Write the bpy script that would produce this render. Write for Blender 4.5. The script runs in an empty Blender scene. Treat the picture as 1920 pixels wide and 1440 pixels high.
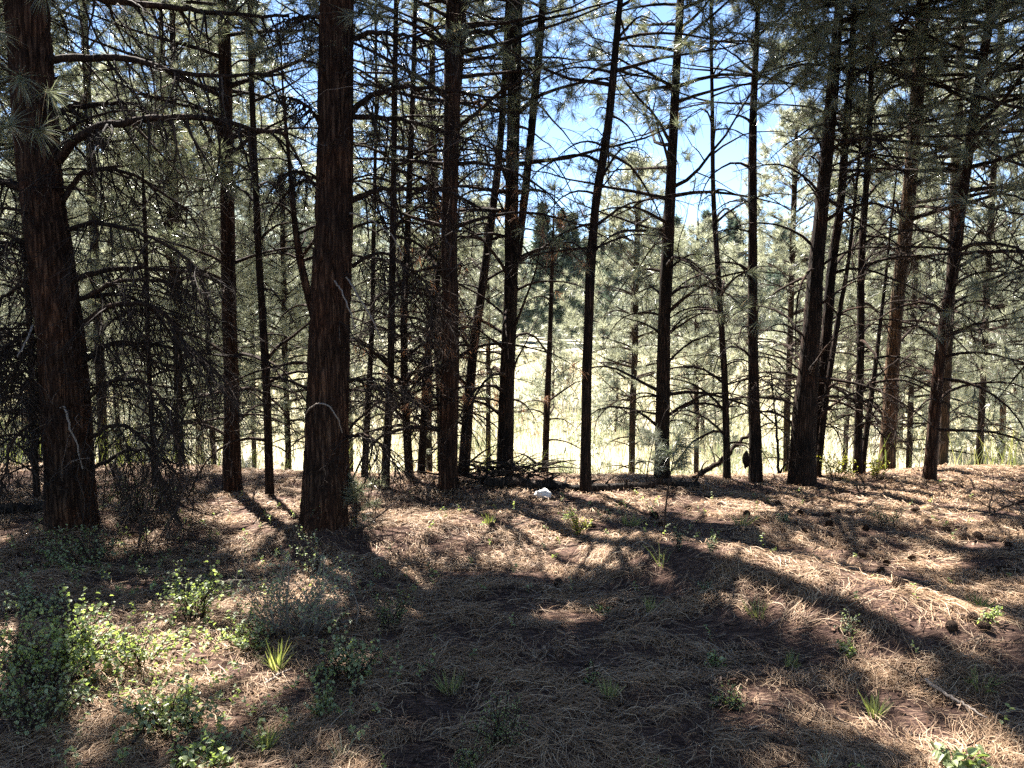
import bpy, math, random
import numpy as np
from math import radians, pi, sin, cos, atan, tan, sqrt
from mathutils import Vector
S = bpy.context.scene
COL = S.collection

# ------------------------------------------------------------------ camera, light, exposure
CAM = np.array([0.0, 0.0, 1.6]); PITCH = radians(4.74); F = 1450.0
cam_d = bpy.data.cameras.new("camera"); cam = bpy.data.objects.new("camera", cam_d); COL.objects.link(cam)
cam_d.sensor_width = 36.0; cam_d.lens = 36.0 * F / 1920.0; cam_d.clip_start = 0.05; cam_d.clip_end = 3000
cam.location = CAM; cam.rotation_euler = (pi / 2 - PITCH, 0, 0)
S.camera = cam

SUN_EL = radians(57); SUN_AZ = radians(-30)          # azimuth measured from +Y towards +X
SD = np.array([sin(SUN_AZ) * cos(SUN_EL), cos(SUN_AZ) * cos(SUN_EL), sin(SUN_EL)])   # direction to the sun
w = bpy.data.worlds.new("World"); S.world = w; w.use_nodes = True
nt = w.node_tree; bg = nt.nodes["Background"]
sky = nt.nodes.new("ShaderNodeTexSky"); sky.sky_type = 'NISHITA'; sky.sun_disc = False
sky.sun_elevation = SUN_EL; sky.sun_rotation = SUN_AZ; sky.altitude = 1200; sky.air_density = 0.85; sky.dust_density = 0.0; sky.ozone_density = 2.6
nt.links.new(sky.outputs[0], bg.inputs[0]); bg.inputs[1].default_value = 0.054
sl = bpy.data.lights.new("sun", 'SUN'); sl.energy = 5.0; sl.angle = radians(0.53); sl.color = (1.0, 0.95, 0.87)
so = bpy.data.objects.new("sun", sl); COL.objects.link(so)
so.rotation_euler = Vector(SD).to_track_quat('Z', 'Y').to_euler()
S.view_settings.view_transform = 'Standard'; S.view_settings.look = 'None'; S.view_settings.gamma = 1.0
S.view_settings.exposure = 2.72
S.cycles.max_bounces = 6; S.cycles.diffuse_bounces = 3; S.cycles.transmission_bounces = 4; S.cycles.transparent_max_bounces = 8
S.cycles.use_denoising = False

R = np.random.default_rng(7)

# ------------------------------------------------------------------ noise and terrain
def hash2(ix, iy, seed):
    h = (ix.astype(np.int64) * 374761393 + iy.astype(np.int64) * 668265263 + seed * 974711) & 0xffffffff
    h = ((h ^ (h >> 13)) * 1274126177) & 0xffffffff
    return ((h ^ (h >> 16)) & 0xffff) / 65535.0
def noise2(x, y, seed=0):
    x = np.asarray(x, float); y = np.asarray(y, float)
    ix = np.floor(x); iy = np.floor(y); fx = x - ix; fy = y - iy
    fx = fx * fx * (3 - 2 * fx); fy = fy * fy * (3 - 2 * fy)
    a = hash2(ix, iy, seed); b = hash2(ix + 1, iy, seed); c = hash2(ix, iy + 1, seed); d = hash2(ix + 1, iy + 1, seed)
    return (a * (1 - fx) + b * fx) * (1 - fy) + (c * (1 - fx) + d * fx) * fy - 0.5
def sstep(x, a, b):
    t = np.clip((x - a) / (b - a), 0, 1); return t * t * (3 - 2 * t)
def ground_z(x, y):
    x = np.asarray(x, float); y = np.asarray(y, float)
    edge = 8.1 + 0.5 * noise2(x * .35, x * 0, 3) + 0.012 * x * x
    z = -2.9 * sstep(y, edge, edge + 7.0)
    z = z + 0.016 * np.clip(y - 20, 0, 90)                                   # the meadow rises a little
    near = 1 - sstep(y, 14, 22)
    z = z - near * .085 * sstep(y, 2.5, 5.5)
    z = z + near * (0.10 * noise2(x * .5, y * .5, 1) + 0.05 * noise2(x * 1.7, y * 1.7, 2) + 0.03 * noise2(x * 5, y * 5, 4) + .016 * noise2(x * 14, y * 14, 5) + .11 * np.exp(-((x + 3.4) ** 2 + (y - 5.95) ** 2) / .14) + .10 * np.exp(-((x + 1.44) ** 2 + (y - 5.9) ** 2) / .11))
    # long low hummock that runs from the middle towards the lower right
    cx, cy = 1.6, 4.35; ang = radians(-52); u = (x - cx) * cos(ang) + (y - cy) * sin(ang); v = -(x - cx) * sin(ang) + (y - cy) * cos(ang)
    z = z + 0.23 * np.exp(-(v / .42) ** 2) * np.exp(-(u / 1.5) ** 4)
    z = z + 0.10 * np.exp(-((x + .2) / 2.0) ** 2 - ((y - 6.1) / .55) ** 2)
    z = z + 0.5 * (1 - near) * noise2(x * .06, y * .06, 9) * sstep(y, 20, 40)
    return z
def ray(u, v):
    dx = (np.asarray(u, float) - 960) / F; dv = (720 - np.asarray(v, float)) / F
    return np.stack([dx, cos(PITCH) + dv * sin(PITCH), -sin(PITCH) + dv * cos(PITCH)], -1)   # forward = +Y pitched down
def unproj(u, v, y):
    r = ray(u, v); return CAM + r * (np.asarray(y, float) / r[..., 1])[..., None]
def project(P):
    q = P - CAM; f = q[..., 1] * cos(PITCH) - q[..., 2] * sin(PITCH); up = q[..., 1] * sin(PITCH) + q[..., 2] * cos(PITCH)
    f = np.where(f > 0.05, f, 0.05)
    return 960 + F * q[..., 0] / f, 720 - F * up / f
def on_ground(u, v):
    r = ray(u, v); r = r / r[1]
    t = np.linspace(1.0, 9.5, 1800); P = CAM + t[:, None] * r
    d = P[:, 2] - ground_z(P[:, 0], P[:, 1])
    k = int(np.argmax(d < 0)) if (d < 0).any() else int(np.argmin(d))
    return np.array([P[k, 0], P[k, 1], float(ground_z(P[k, 0], P[k, 1]))])

# ------------------------------------------------------------------ hand-set sun patches: crowns and twigs on their sun rays are thinned out
LIT = [(840, 985, 220, 32, 0), (1070, 1003, 190, 24, 3), (720, 965, 80, 30, 0), (450, 922, 130, 24, 0), (1330, 1068, 180, 26, 20), (1180, 1020, 90, 16, 10),
       (1490, 1130, 160, 32, 22), (1650, 1110, 220, 34, 8), (1560, 1185, 150, 16, 22), (1780, 1205, 160, 30, 10), (1850, 1080, 90, 16, 0), (1420, 1272, 95, 24, 0),
       (125, 1235, 170, 95, 0), (375, 1150, 85, 60, 0), (1850, 1395, 110, 34, 8), (650, 1425, 80, 20, 0), (1720, 1345, 120, 12, 20),
       (500, 1235, 40, 10, 0), (385, 1215, 30, 9, 0), (400, 1298, 40, 7, 0), (580, 1050, 40, 16, 0), (1040, 1105, 50, 7, 0),
       (1680, 1010, 80, 12, 0), (1750, 935, 90, 8, 0), (1500, 985, 60, 8, 0), (1400, 915, 100, 9, 0), (1700, 905, 150, 8, 0), (1120, 897, 140, 8, 0),
       (1850, 975, 70, 10, 0), (1350, 940, 60, 6, 0), (380, 1405, 50, 14, 0), (60, 960, 60, 16, 0), (150, 1365, 50, 12, 0), (1450, 1395, 40, 6, 5)]
def lit(P):
    t = (P[:, 2] - 0.08) / SD[2]
    G = P - SD * t[:, None]
    u, v = project(G + np.array([0, 0, 0.0]))
    m = np.zeros(len(P))
    for cx, cy, rx, ry, a in LIT:
        a = radians(a); dx = u - cx; dy = v - cy
        e = ((dx * cos(a) + dy * sin(a)) / (rx + 16)) ** 2 + ((-dx * sin(a) + dy * cos(a)) / (ry + 9)) ** 2
        m = np.maximum(m, np.clip(1.6 - e, 0, 1))
    sc = G[:, 0] * cos(SUN_AZ) - G[:, 1] * sin(SUN_AZ); ss = G[:, 0] * sin(SUN_AZ) + G[:, 1] * cos(SUN_AZ)
    m = m * np.clip(.8 + 2.2 * noise2(sc * 5.5, ss * 1.5, 81), 0, 1) + .75 * (noise2(sc * 3.6, ss * 2.0, 82) > .34)
    m = np.clip(m * 1.25, 0, 1)
    m[G[:, 1] < 0.8] = 0
    m[(G[:, 1] > 8.6) & (G[:, 1] < 9.6)] = 0.4; m[G[:, 1] >= 9.6] = 0
    return m
def in_frame(P, pad=60):
    u, v = project(P)
    return (u > -pad) & (u < 1920 + pad) & (v > -pad) & (P[:, 1] > 0.5)

# ------------------------------------------------------------------ mesh building
def mesh_from(name, V, tris=None, quads=None):
    me = bpy.data.meshes.new(name); V = np.ascontiguousarray(V, dtype=np.float32)
    nt_ = 0 if tris is None else len(tris); nq = 0 if quads is None else len(quads)
    idx = []; 
    if nt_: idx.append(np.asarray(tris).ravel())
    if nq: idx.append(np.asarray(quads).ravel())
    idx = np.concatenate(idx).astype(np.int32)
    starts = np.concatenate([np.arange(nt_) * 3, nt_ * 3 + np.arange(nq) * 4]).astype(np.int32)
    me.vertices.add(len(V)); me.vertices.foreach_set("co", V.ravel())
    me.loops.add(len(idx)); me.loops.foreach_set("vertex_index", idx)
    me.polygons.add(nt_ + nq); me.polygons.foreach_set("loop_start", starts)
    me.update(calc_edges=True); return me
def smooth(me): me.polygons.foreach_set("use_smooth", np.ones(len(me.polygons), bool)); me.update()
class Geo:
    def __init__(s): s.V = []; s.T = []; s.Q = []; s.n = 0
    def add(s, V, T=None, Q=None):
        if len(V) == 0: return
        if T is not None and len(T): s.T.append(np.asarray(T) + s.n)
        if Q is not None and len(Q): s.Q.append(np.asarray(Q) + s.n)
        s.V.append(np.asarray(V, dtype=np.float32)); s.n += len(V)
    def build(s, name, mat, parent=None, origin=None, shade=False):
        V = np.concatenate(s.V)
        if origin is not None: V = V - np.asarray(origin, dtype=np.float32)
        me = mesh_from(name, V, np.concatenate(s.T) if s.T else None, np.concatenate(s.Q) if s.Q else None)
        if shade: smooth(me)
        me.materials.append(mat)
        o = bpy.data.objects.new(name, me); COL.objects.link(o)
        if parent is not None: o.parent = parent
        elif origin is not None: o.location = origin
        return o
def tag(o, label=None, cat=None, group=None, kind=None):
    if label: o['label'] = label
    if cat: o['category'] = cat
    if group: o['group'] = group
    if kind: o['kind'] = kind
    return o
def thing(name, loc, label, cat, group=None):
    o = bpy.data.objects.new(name, None); COL.objects.link(o); o.location = loc; o.empty_display_size = .1
    return tag(o, label, cat, group)
def unit(a): return a / np.maximum(np.linalg.norm(a, axis=-1, keepdims=True), 1e-9)
def tubes(g, P, r, sides=3, cap=False):
    """P (N,K,3) polylines, r (N,K) radii"""
    N, K, _ = P.shape
    if N == 0: return
    T = unit(np.gradient(P, axis=1))
    ref = unit(np.cross(T[:, 0], unit(R.normal(size=(N, 3)))))[:, None, :]
    U = unit(ref - (ref * T).sum(-1, keepdims=True) * T); W = np.cross(T, U)
    a = np.arange(sides) * 2 * pi / sides
    ring = U[:, :, None, :] * np.cos(a)[None, None, :, None] + W[:, :, None, :] * np.sin(a)[None, None, :, None]
    V = P[:, :, None, :] + ring * r[:, :, None, None]
    i = np.arange(N)[:, None, None] * K * sides; k = np.arange(K - 1)[None, :, None] * sides; s = np.arange(sides)[None, None, :]; s2 = (s + 1) % sides
    Q = np.stack([i + k + s, i + k + s2, i + k + sides + s2, i + k + sides + s], -1).reshape(-1, 4)
    g.add(V.reshape(-1, 3), Q=Q)
def grow(start, d, L, K, wig, droop, up=0.0):
    """walk out from start; droop pulls the tip down, wig bends at random"""
    N = len(start); P = np.zeros((N, K + 1, 3)); P[:, 0] = start; d = unit(d.copy()); step = (L / K)[:, None]
    bend = R.normal(size=(N, 3)) * wig
    for k in range(K):
        P[:, k + 1] = P[:, k] + d * step
        d = d + bend * .5 + R.normal(size=(N, 3)) * wig
        d[:, 2] += (-droop + up * (k / K)) / K * 1.0
        d = unit(d)
    return P
def children(P, L, n, a0, a1, ang, lo, rnd_az=True, flat=0.0):
    """n children per polyline; returns start, dir, parent length, t, parent index"""
    N, K1, _ = P.shape
    idx = np.repeat(np.arange(N), n); M = len(idx)
    t = lo + (1 - lo) * ((np.tile(np.arange(n), N) + R.random(M)) / n)
    f = t * (K1 - 1); k = np.clip(f.astype(int), 0, K1 - 2); fr = (f - k)[:, None]
    st = P[idx, k] * (1 - fr) + P[idx, k + 1] * fr
    tg = unit(P[idx, k + 1] - P[idx, k])
    rv = R.normal(size=(M, 3)); rv[:, 2] *= (1 - flat); pe = unit(rv - (rv * tg).sum(-1, keepdims=True) * tg)
    A = radians(ang) * (0.7 + .6 * R.random(M))[:, None]
    return st, tg * np.cos(A) + pe * np.sin(A), L[idx], t, idx
def rad(r0, r1, K, p=1.0):
    t = np.linspace(0, 1, K)[None, :] ** p
    return r0[:, None] * (1 - t) + r1 * t

def tufts(g, pos, d, n, length, width, back=0.07, spread=(0.15, 1.25), droop=.12):
    """sprays of needles: each needle one thin bent blade"""
    M = len(pos)
    if M == 0: return
    p = np.repeat(pos, n, 0); a = np.repeat(unit(d), n, 0); N = len(p)
    rv = R.normal(size=(N, 3)); pe = unit(rv - (rv * a).sum(-1, keepdims=True) * a)
    A = (spread[0] + (spread[1] - spread[0]) * R.random(N))[:, None]
    nd = a * np.cos(A) + pe * np.sin(A)
    p = p - a * (back * R.random(N))[:, None]
    L = (length * (.6 + .5 * R.random(N)))[:, None]
    side = unit(np.cross(nd, R.normal(size=(N, 3)))) * width * .5
    mid = p + nd * L * .55; tip = mid + unit(nd + np.array([0, 0, -droop * 2])) * L * .45
    V = np.stack([p - side, p + side, mid + side * .9, mid - side * .9, tip], 1).reshape(-1, 3)
    b = np.arange(N) * 5
    g.add(V, T=np.stack([b + 3, b + 2, b + 4], -1), Q=np.stack([b, b + 1, b + 2, b + 3], -1))
def tufts1(g, pos, d, n, length, width, back=.1, spread=(.1, 1.3)):
    M = len(pos)
    if M == 0: return
    p = np.repeat(pos, n, 0); a = np.repeat(unit(d), n, 0); N = len(p)
    rv = R.normal(size=(N, 3)); pe = unit(rv - (rv * a).sum(-1, keepdims=True) * a)
    A = (spread[0] + (spread[1] - spread[0]) * R.random(N))[:, None]
    nd = a * np.cos(A) + pe * np.sin(A); p = p - a * (back * R.random(N))[:, None]
    L = (length * (.6 + .5 * R.random(N)))[:, None]
    side = unit(np.cross(nd, R.normal(size=(N, 3)))) * width * .5
    V = np.stack([p - side, p + side, p + nd * L], 1).reshape(-1, 3); b = np.arange(N) * 3
    g.add(V, T=np.stack([b, b + 1, b + 2], -1))

# ------------------------------------------------------------------ materials
def new_mat(name):
    m = bpy.data.materials.new(name); m.use_nodes = True; t = m.node_tree
    p = t.nodes["Principled BSDF"]; return m, t, p
def N_(t, kind, **kw):
    n = t.nodes.new(kind)
    for k, v in kw.items():
        if k.startswith('i_'): n.inputs[k[2:].replace('_', ' ')].default_value = v
        else: setattr(n, k, v)
    return n
def ramp(t, src, stops):
    r = t.nodes.new("ShaderNodeValToRGB"); e = r.color_ramp.elements
    while len(e) < len(stops): e.new(0.5)
    for i, (p, c) in enumerate(stops): e[i].position = p; e[i].color = (*c, 1)
    t.links.new(src, r.inputs[0]); return r
def bark_mat(name, lo, mid, hi, sc=1.0, bump=.6):
    m, t, p = new_mat(name); L = t.links
    tc = N_(t, "ShaderNodeTexCoord"); mp = N_(t, "ShaderNodeMapping"); mp.inputs['Scale'].default_value = (34 * sc, 34 * sc, 3.2 * sc)
    L.new(tc.outputs['Object'], mp.inputs[0])
    n0 = N_(t, "ShaderNodeTexNoise"); n0.inputs['Scale'].default_value = .8; n0.inputs['Detail'].default_value = 3; L.new(mp.outputs[0], n0.inputs['Vector'])
    mx = N_(t, "ShaderNodeVectorMath", operation='MULTIPLY_ADD'); L.new(n0.outputs['Color'], mx.inputs[0]); mx.inputs[1].default_value = (1.6, 1.6, 1.6); L.new(mp.outputs[0], mx.inputs[2])
    vo = N_(t, "ShaderNodeTexVoronoi", feature='DISTANCE_TO_EDGE'); vo.inputs['Scale'].default_value = .9; L.new(mx.outputs[0], vo.inputs['Vector'])
    n1 = N_(t, "ShaderNodeTexNoise"); n1.inputs['Scale'].default_value = 3.0; n1.inputs['Detail'].default_value = 6; L.new(mx.outputs[0], n1.inputs['Vector'])
    mul = N_(t, "ShaderNodeMath", operation='MULTIPLY'); L.new(vo.outputs[0], mul.inputs[0]); mul.inputs[1].default_value = 2.2
    ad = N_(t, "ShaderNodeMath", operation='ADD'); L.new(mul.outputs[0], ad.inputs[0]); sub = N_(t, "ShaderNodeMath", operation='MULTIPLY_ADD'); L.new(n1.outputs[0], sub.inputs[0]); sub.inputs[1].default_value = .9; sub.inputs[2].default_value = -.35; L.new(sub.outputs[0], ad.inputs[1])
    r = ramp(t, ad.outputs[0], [(0.0, lo), (.45, mid), (1.0, hi)])
    n9 = N_(t, "ShaderNodeTexNoise"); n9.inputs['Scale'].default_value = 3.2; n9.inputs['Detail'].default_value = 5; L.new(tc.outputs['Object'], n9.inputs['Vector'])
    r9 = ramp(t, n9.outputs[0], [(.32, (.55, .6, .66)), (.5, (1, 1, 1)), (.68, (1.0, .82, .66))]); r9.color_ramp.elements[2].color = (1.3, 1.08, .95, 1)
    m9 = N_(t, "ShaderNodeMix", data_type='RGBA', blend_type='MULTIPLY'); m9.inputs[0].default_value = 1; L.new(r.outputs[0], m9.inputs[6]); L.new(r9.outputs[0], m9.inputs[7]); L.new(m9.outputs[2], p.inputs['Base Color'])
    bp = N_(t, "ShaderNodeBump"); bp.inputs['Strength'].default_value = bump; bp.inputs['Distance'].default_value = .03; L.new(ad.outputs[0], bp.inputs['Height']); L.new(bp.outputs[0], p.inputs['Normal'])
    p.inputs['Roughness'].default_value = .9; p.inputs['Specular IOR Level'].default_value = .15
    return m
def leaf_mat(name, stops, trans=.35, rough=.5, spec=.3, tcol=None, wide=False):
    m, t, p = new_mat(name); L = t.links
    g = N_(t, "ShaderNodeNewGeometry"); r = ramp(t, g.outputs['Random Per Island'], stops)
    L.new(r.outputs[0], p.inputs['Base Color']); p.inputs['Roughness'].default_value = rough; p.inputs['Specular IOR Level'].default_value = spec
    if trans > 0:
        tr = N_(t, "ShaderNodeBsdfTranslucent"); mixc = N_(t, "ShaderNodeMix", data_type='RGBA', blend_type='MULTIPLY'); mixc.inputs[0].default_value = 1
        L.new(r.outputs[0], mixc.inputs[6]); mixc.inputs[7].default_value = (*(tcol or (1.6, 1.7, .7)), 1); L.new(mixc.outputs[2], tr.inputs[0])
        ms = N_(t, "ShaderNodeMixShader"); ms.inputs[0].default_value = trans; L.new(p.outputs[0], ms.inputs[1]); L.new(tr.outputs[0], ms.inputs[2])
        L.new(ms.outputs[0], t.nodes['Material Output'].inputs[0])
    return m
M = {}
M['bark_red'] = bark_mat("bark_reddish", (.012, .006, .004), (.044, .022, .014), (.115, .066, .042))
M['bark_dark'] = bark_mat("bark_dark", (.006, .004, .003), (.026, .016, .011), (.07, .044, .032), 1.4)
M['bark_tan'] = bark_mat("bark_tan", (.02, .012, .007), (.10, .06, .035), (.26, .17, .11), 1.2)
M['twig'] = leaf_mat("dead_twig_bark", [(0, (.014, .009, .007)), (.75, (.034, .023, .018)), (.95, (.09, .065, .05)), (1, (.22, .17, .14))], 0, .85, .2)
M['limb'] = bark_mat("limb_bark", (.008, .005, .004), (.030, .018, .013), (.075, .048, .034), 1.6, .4)
M['grey_wood'] = leaf_mat("weathered_wood", [(0, (.16, .125, .10)), (1, (.28, .235, .20))], 0, .8, .2)
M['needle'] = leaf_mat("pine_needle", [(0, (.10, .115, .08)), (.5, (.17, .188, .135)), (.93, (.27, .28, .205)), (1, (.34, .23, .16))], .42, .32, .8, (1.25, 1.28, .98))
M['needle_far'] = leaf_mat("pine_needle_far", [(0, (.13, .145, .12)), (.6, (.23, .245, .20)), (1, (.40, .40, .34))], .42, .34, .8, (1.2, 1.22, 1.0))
M['needle_lit'] = leaf_mat('pine_needle_sunlit', [(0, (.18, .19, .15)), (.6, (.31, .32, .26)), (1, (.50, .49, .42))], .5, .34, .8, (1.2, 1.22, .98))  # paler needle copy: brightness of backlit foliage put into the colour
M['needle_dead'] = leaf_mat("dead_needle", [(0, (.22, .10, .05)), (1, (.42, .24, .15))], .4, .5, .4, (1.2, 1.1, .9))
M['wood_far'] = leaf_mat("far_forest_needle", [(0, (.045, .065, .055)), (.6, (.08, .105, .085)), (1, (.14, .165, .13))], .3, .6, .3, (1.2, 1.25, 1))
M['litter'] = leaf_mat("fallen_needle", [(0, (.11, .064, .038)), (.4, (.26, .163, .095)), (.85, (.41, .28, .175)), (1, (.56, .43, .29))], .15, .6, .3, (1.1, 1, .9))
M['leaf'] = leaf_mat("shrub_leaf", [(0, (.15, .18, .10)), (.6, (.24, .28, .16)), (1, (.38, .41, .27))], .45, .5, .4, (1.8, 2.0, .7))
M['leaf_grey'] = leaf_mat("grey_green_leaf", [(0, (.16, .19, .125)), (1, (.34, .37, .26))], .35, .6, .3, (1.6, 1.8, .9))
M['leaf_yellow'] = leaf_mat("yellow_green_leaf", [(0, (.28, .30, .05)), (1, (.48, .44, .10))], .45, .5, .4, (1.5, 1.5, .6))
M['leaf_dark'] = leaf_mat("dark_leaf", [(0, (.14, .165, .075)), (1, (.29, .32, .17))], .25, .35, .5, (1.5, 1.8, .7))
M['grass'] = leaf_mat("grass_blade", [(0, (.13, .155, .07)), (.7, (.22, .24, .11)), (1, (.38, .34, .20))], .4, .5, .3, (1.5, 1.6, .7))
M['meadow_grass'] = leaf_mat("meadow_grass_blade", [(0, (.26, .28, .16)), (.4, (.43, .40, .28)), (1, (.60, .53, .41))], .35, .6, .2, (1.15, 1.12, .95))
M['cone'] = leaf_mat("cone_scale", [(0, (.03, .018, .012)), (1, (.10, .06, .04))], 0, .8, .2)
M['bag'] = leaf_mat("white_plastic", [(0, (.62, .60, .58)), (1, (.74, .72, .69))], .2, .35, .5, (1, 1, 1))
M['burnt'] = bark_mat("burnt_log_bark", (.008, .007, .006), (.03, .024, .02), (.08, .065, .055), 1.2)

def ground_mat():
    m, t, p = new_mat("ground_surface"); L = t.links
    tc = N_(t, "ShaderNodeTexCoord")
    n1 = N_(t, "ShaderNodeTexNoise"); n1.inputs['Scale'].default_value = 14; n1.inputs['Detail'].default_value = 8; n1.inputs['Roughness'].default_value = .7; L.new(tc.outputs['Object'], n1.inputs['Vector'])
    n2 = N_(t, "ShaderNodeTexNoise"); n2.inputs['Scale'].default_value = 1.3; n2.inputs['Detail'].default_value = 4; L.new(tc.outputs['Object'], n2.inputs['Vector'])
    mp = N_(t, "ShaderNodeMapping"); mp.inputs['Scale'].default_value = (16, 70, 30); L.new(tc.outputs['Object'], mp.inputs[0])
    n3 = N_(t, "ShaderNodeTexNoise"); n3.inputs['Scale'].default_value = 1; n3.inputs['Detail'].default_value = 5; n3.inputs['Distortion'].default_value = 1.5; L.new(mp.outputs[0], n3.inputs['Vector'])
    soil = ramp(t, n3.outputs[0], [(.3, (.022, .013, .012)), (.5, (.075, .045, .036)), (.72, (.24, .155, .11))])
    mead = ramp(t, n1.outputs[0], [(.3, (.27, .26, .17)), (.5, (.42, .39, .28)), (.7, (.58, .52, .41))])
    sp = N_(t, "ShaderNodeSeparateXYZ"); L.new(tc.outputs['Object'], sp.inputs[0])
    mr = N_(t, "ShaderNodeMapRange"); mr.inputs[1].default_value = 8.8; mr.inputs[2].default_value = 11; L.new(sp.outputs[1], mr.inputs[0])
    mx = N_(t, "ShaderNodeMix", data_type='RGBA'); L.new(mr.outputs[0], mx.inputs[0]); L.new(soil.outputs[0], mx.inputs[6]); L.new(mead.outputs[0], mx.inputs[7])
    L.new(mx.outputs[2], p.inputs['Base Color']); p.inputs['Roughness'].default_value = .95; p.inputs['Specular IOR Level'].default_value = .1
    ad = N_(t, "ShaderNodeMath", operation='ADD'); L.new(n1.outputs[0], ad.inputs[0]); L.new(n3.outputs[0], ad.inputs[1])
    bp = N_(t, "ShaderNodeBump"); bp.inputs['Strength'].default_value = .8; bp.inputs['Distance'].default_value = .03; L.new(ad.outputs[0], bp.inputs['Height']); L.new(bp.outputs[0], p.inputs['Normal'])
    return m
M['ground'] = ground_mat()

# ------------------------------------------------------------------ ground and hills
def axis(a, b, n, c, k):      # denser near c
    t = np.linspace(-1, 1, n); s = np.sinh(k * t) / np.sinh(k)
    return np.where(s < 0, c + s * (c - a), c + s * (b - c))
gx = axis(-420, 420, 420, 0, 6.2); gy = axis(-60, 520, 520, 4.5, 6.0)
X, Y = np.meshgrid(gx, gy); Z = ground_z(X, Y)
ny, nx = X.shape; ii = np.arange(ny - 1)[:, None] * nx + np.arange(nx - 1)[None, :]
Qg = np.stack([ii, ii + 1, ii + nx + 1, ii + nx], -1).reshape(-1, 4)
g = Geo(); g.add(np.stack([X, Y, Z], -1).reshape(-1, 3), Q=Qg); o = g.build("ground", M['ground'], shade=True)
tag(o, "brown needle covered forest floor falling away to a pale dry meadow", kind='structure')

def hill_mat():
    m, t, p = new_mat("wooded_hill"); L = t.links
    tc = N_(t, "ShaderNodeTexCoord"); n = N_(t, "ShaderNodeTexVoronoi"); n.inputs['Scale'].default_value = .16; L.new(tc.outputs['Object'], n.inputs['Vector'])
    n2 = N_(t, "ShaderNodeTexNoise"); n2.inputs['Scale'].default_value = .03; n2.inputs['Detail'].default_value = 6; L.new(tc.outputs['Object'], n2.inputs['Vector'])
    ad = N_(t, "ShaderNodeMath", operation='MULTIPLY'); L.new(n.outputs[0], ad.inputs[0]); L.new(n2.outputs[0], ad.inputs[1])
    r = ramp(t, ad.outputs[0], [(0.05, (.10, .13, .11)), (.6, (.20, .24, .20))]); L.new(r.outputs[0], p.inputs['Base Color']); p.inputs['Roughness'].default_value = 1
    bp = N_(t, "ShaderNodeBump"); bp.inputs['Strength'].default_value = 1; bp.inputs['Distance'].default_value = 4; L.new(n.outputs[0], bp.inputs['Height']); L.new(bp.outputs[0], p.inputs['Normal'])
    return m
hx = np.linspace(-800, 800, 260); hy = np.linspace(260, 900, 110); X, Y = np.meshgrid(hx, hy)
H = 96 * np.exp(-((X + 330) / 190) ** 2) + 46 * np.exp(-((X - 60) / 420) ** 2) + 40 * np.exp(-((X - 500) / 260) ** 2)
Z = -4 + H * sstep(Y, 262, 560) + 26 * sstep(Y, 262, 480) * noise2(X * .012, Y * .012, 21) + 7 * sstep(Y, 262, 330) * (noise2(X * .12, Y * .12, 22) + noise2(X * .3, Y * .3, 23))
ny, nx = X.shape; ii = np.arange(ny - 1)[:, None] * nx + np.arange(nx - 1)[None, :]
g = Geo(); g.add(np.stack([X, Y, Z], -1).reshape(-1, 3), Q=np.stack([ii, ii + 1, ii + nx + 1, ii + nx], -1).reshape(-1, 4))
tag(g.build("hills", hill_mat()), "wooded hills far behind the meadow", kind='structure')

GAPS = [(40, "broad trunk"), (430, "flared trunk"), (486, "slim trunk"), (610, "thick trunk"), (700, "crooked trunk"), (738, "narrow trunk"), (842, "peeling trunk"), (905, "leaning trunk"), (957, "forked trunk"),
        (1035, "young trunk"), (1104, "curving trunk"), (1247, "foliage wrapped trunk"), (1350, "slender trunk"), (1411, "pole trunk"), (1523, "black trunk"), (1613, "straight narrow trunk"), (1678, "tan trunk"), (1775, "outermost trunk")]
def gap_label(u):
    if u < 40: return "outside the broad reddish trunk"
    if u > 1775: return "past the crooked outermost trunk"
    k = max(i for i in range(len(GAPS)) if GAPS[i][0] <= u); return "between %s and %s" % (GAPS[k][1], GAPS[k + 1][1])
# ------------------------------------------------------------------ pines
def trunk_mesh(g, C, Rr, sides, rough, flare_z=None):
    K = len(C); T = unit(np.gradient(C, axis=0)); ref = np.array([1.0, 0, 0])
    U = unit(ref - (T @ ref)[:, None] * T); W = np.cross(T, U)
    a = np.arange(sides) * 2 * pi / sides
    hgt = (C[:, 2] - C[0, 2])[:, None]
    seed = int(R.integers(1000))
    n = noise2(a[None, :] * sides / 6.28 * .45 + 0 * hgt, hgt * 2.2, seed) + .6 * noise2(a[None, :] * sides / 6.28 * .9 + 0 * hgt, hgt * 6, seed + 1)
    lobes = .5 + .5 * np.cos(a * 4 + seed)[None, :] * .6 + .2 * np.cos(a * 7 + 1)[None, :]
    rr = Rr[:, None] * (1 + rough * n * (.35 if sides > 60 else 1)) * (1 + .22 * np.exp(-hgt / .20) * (.4 + lobes))
    if sides > 60:
        aa = ((a - pi / 2) % (2 * pi))[None, :] + 0 * hgt; wp = .22 * noise2(aa * 2, hgt * 3, seed + 7) + .07 * noise2(aa * 9, hgt * 14, seed + 8)
        q1 = np.abs(noise2((aa + wp) * 4.6, hgt * 3.6 + 2 * wp, seed + 2)); q2 = np.abs(noise2((aa + wp) * 9, hgt * 9, seed + 3)); q3 = noise2(aa * 22, hgt * 40, seed + 4)
        rr = rr + .016 * sstep(q1, 0, .16) + .007 * sstep(q2, 0, .2) + .005 * q3 - .014
    V = C[:, None, :] + (U[:, None, :] * np.cos(a)[None, :, None] + W[:, None, :] * np.sin(a)[None, :, None]) * rr[..., None]
    k = np.arange(K - 1)[:, None] * sides; s = np.arange(sides)[None, :]; s2 = (s + 1) % sides
    g.add(V.reshape(-1, 3), Q=np.stack([k + s, k + s2, k + sides + s2, k + sides + s], -1).reshape(-1, 4))

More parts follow.
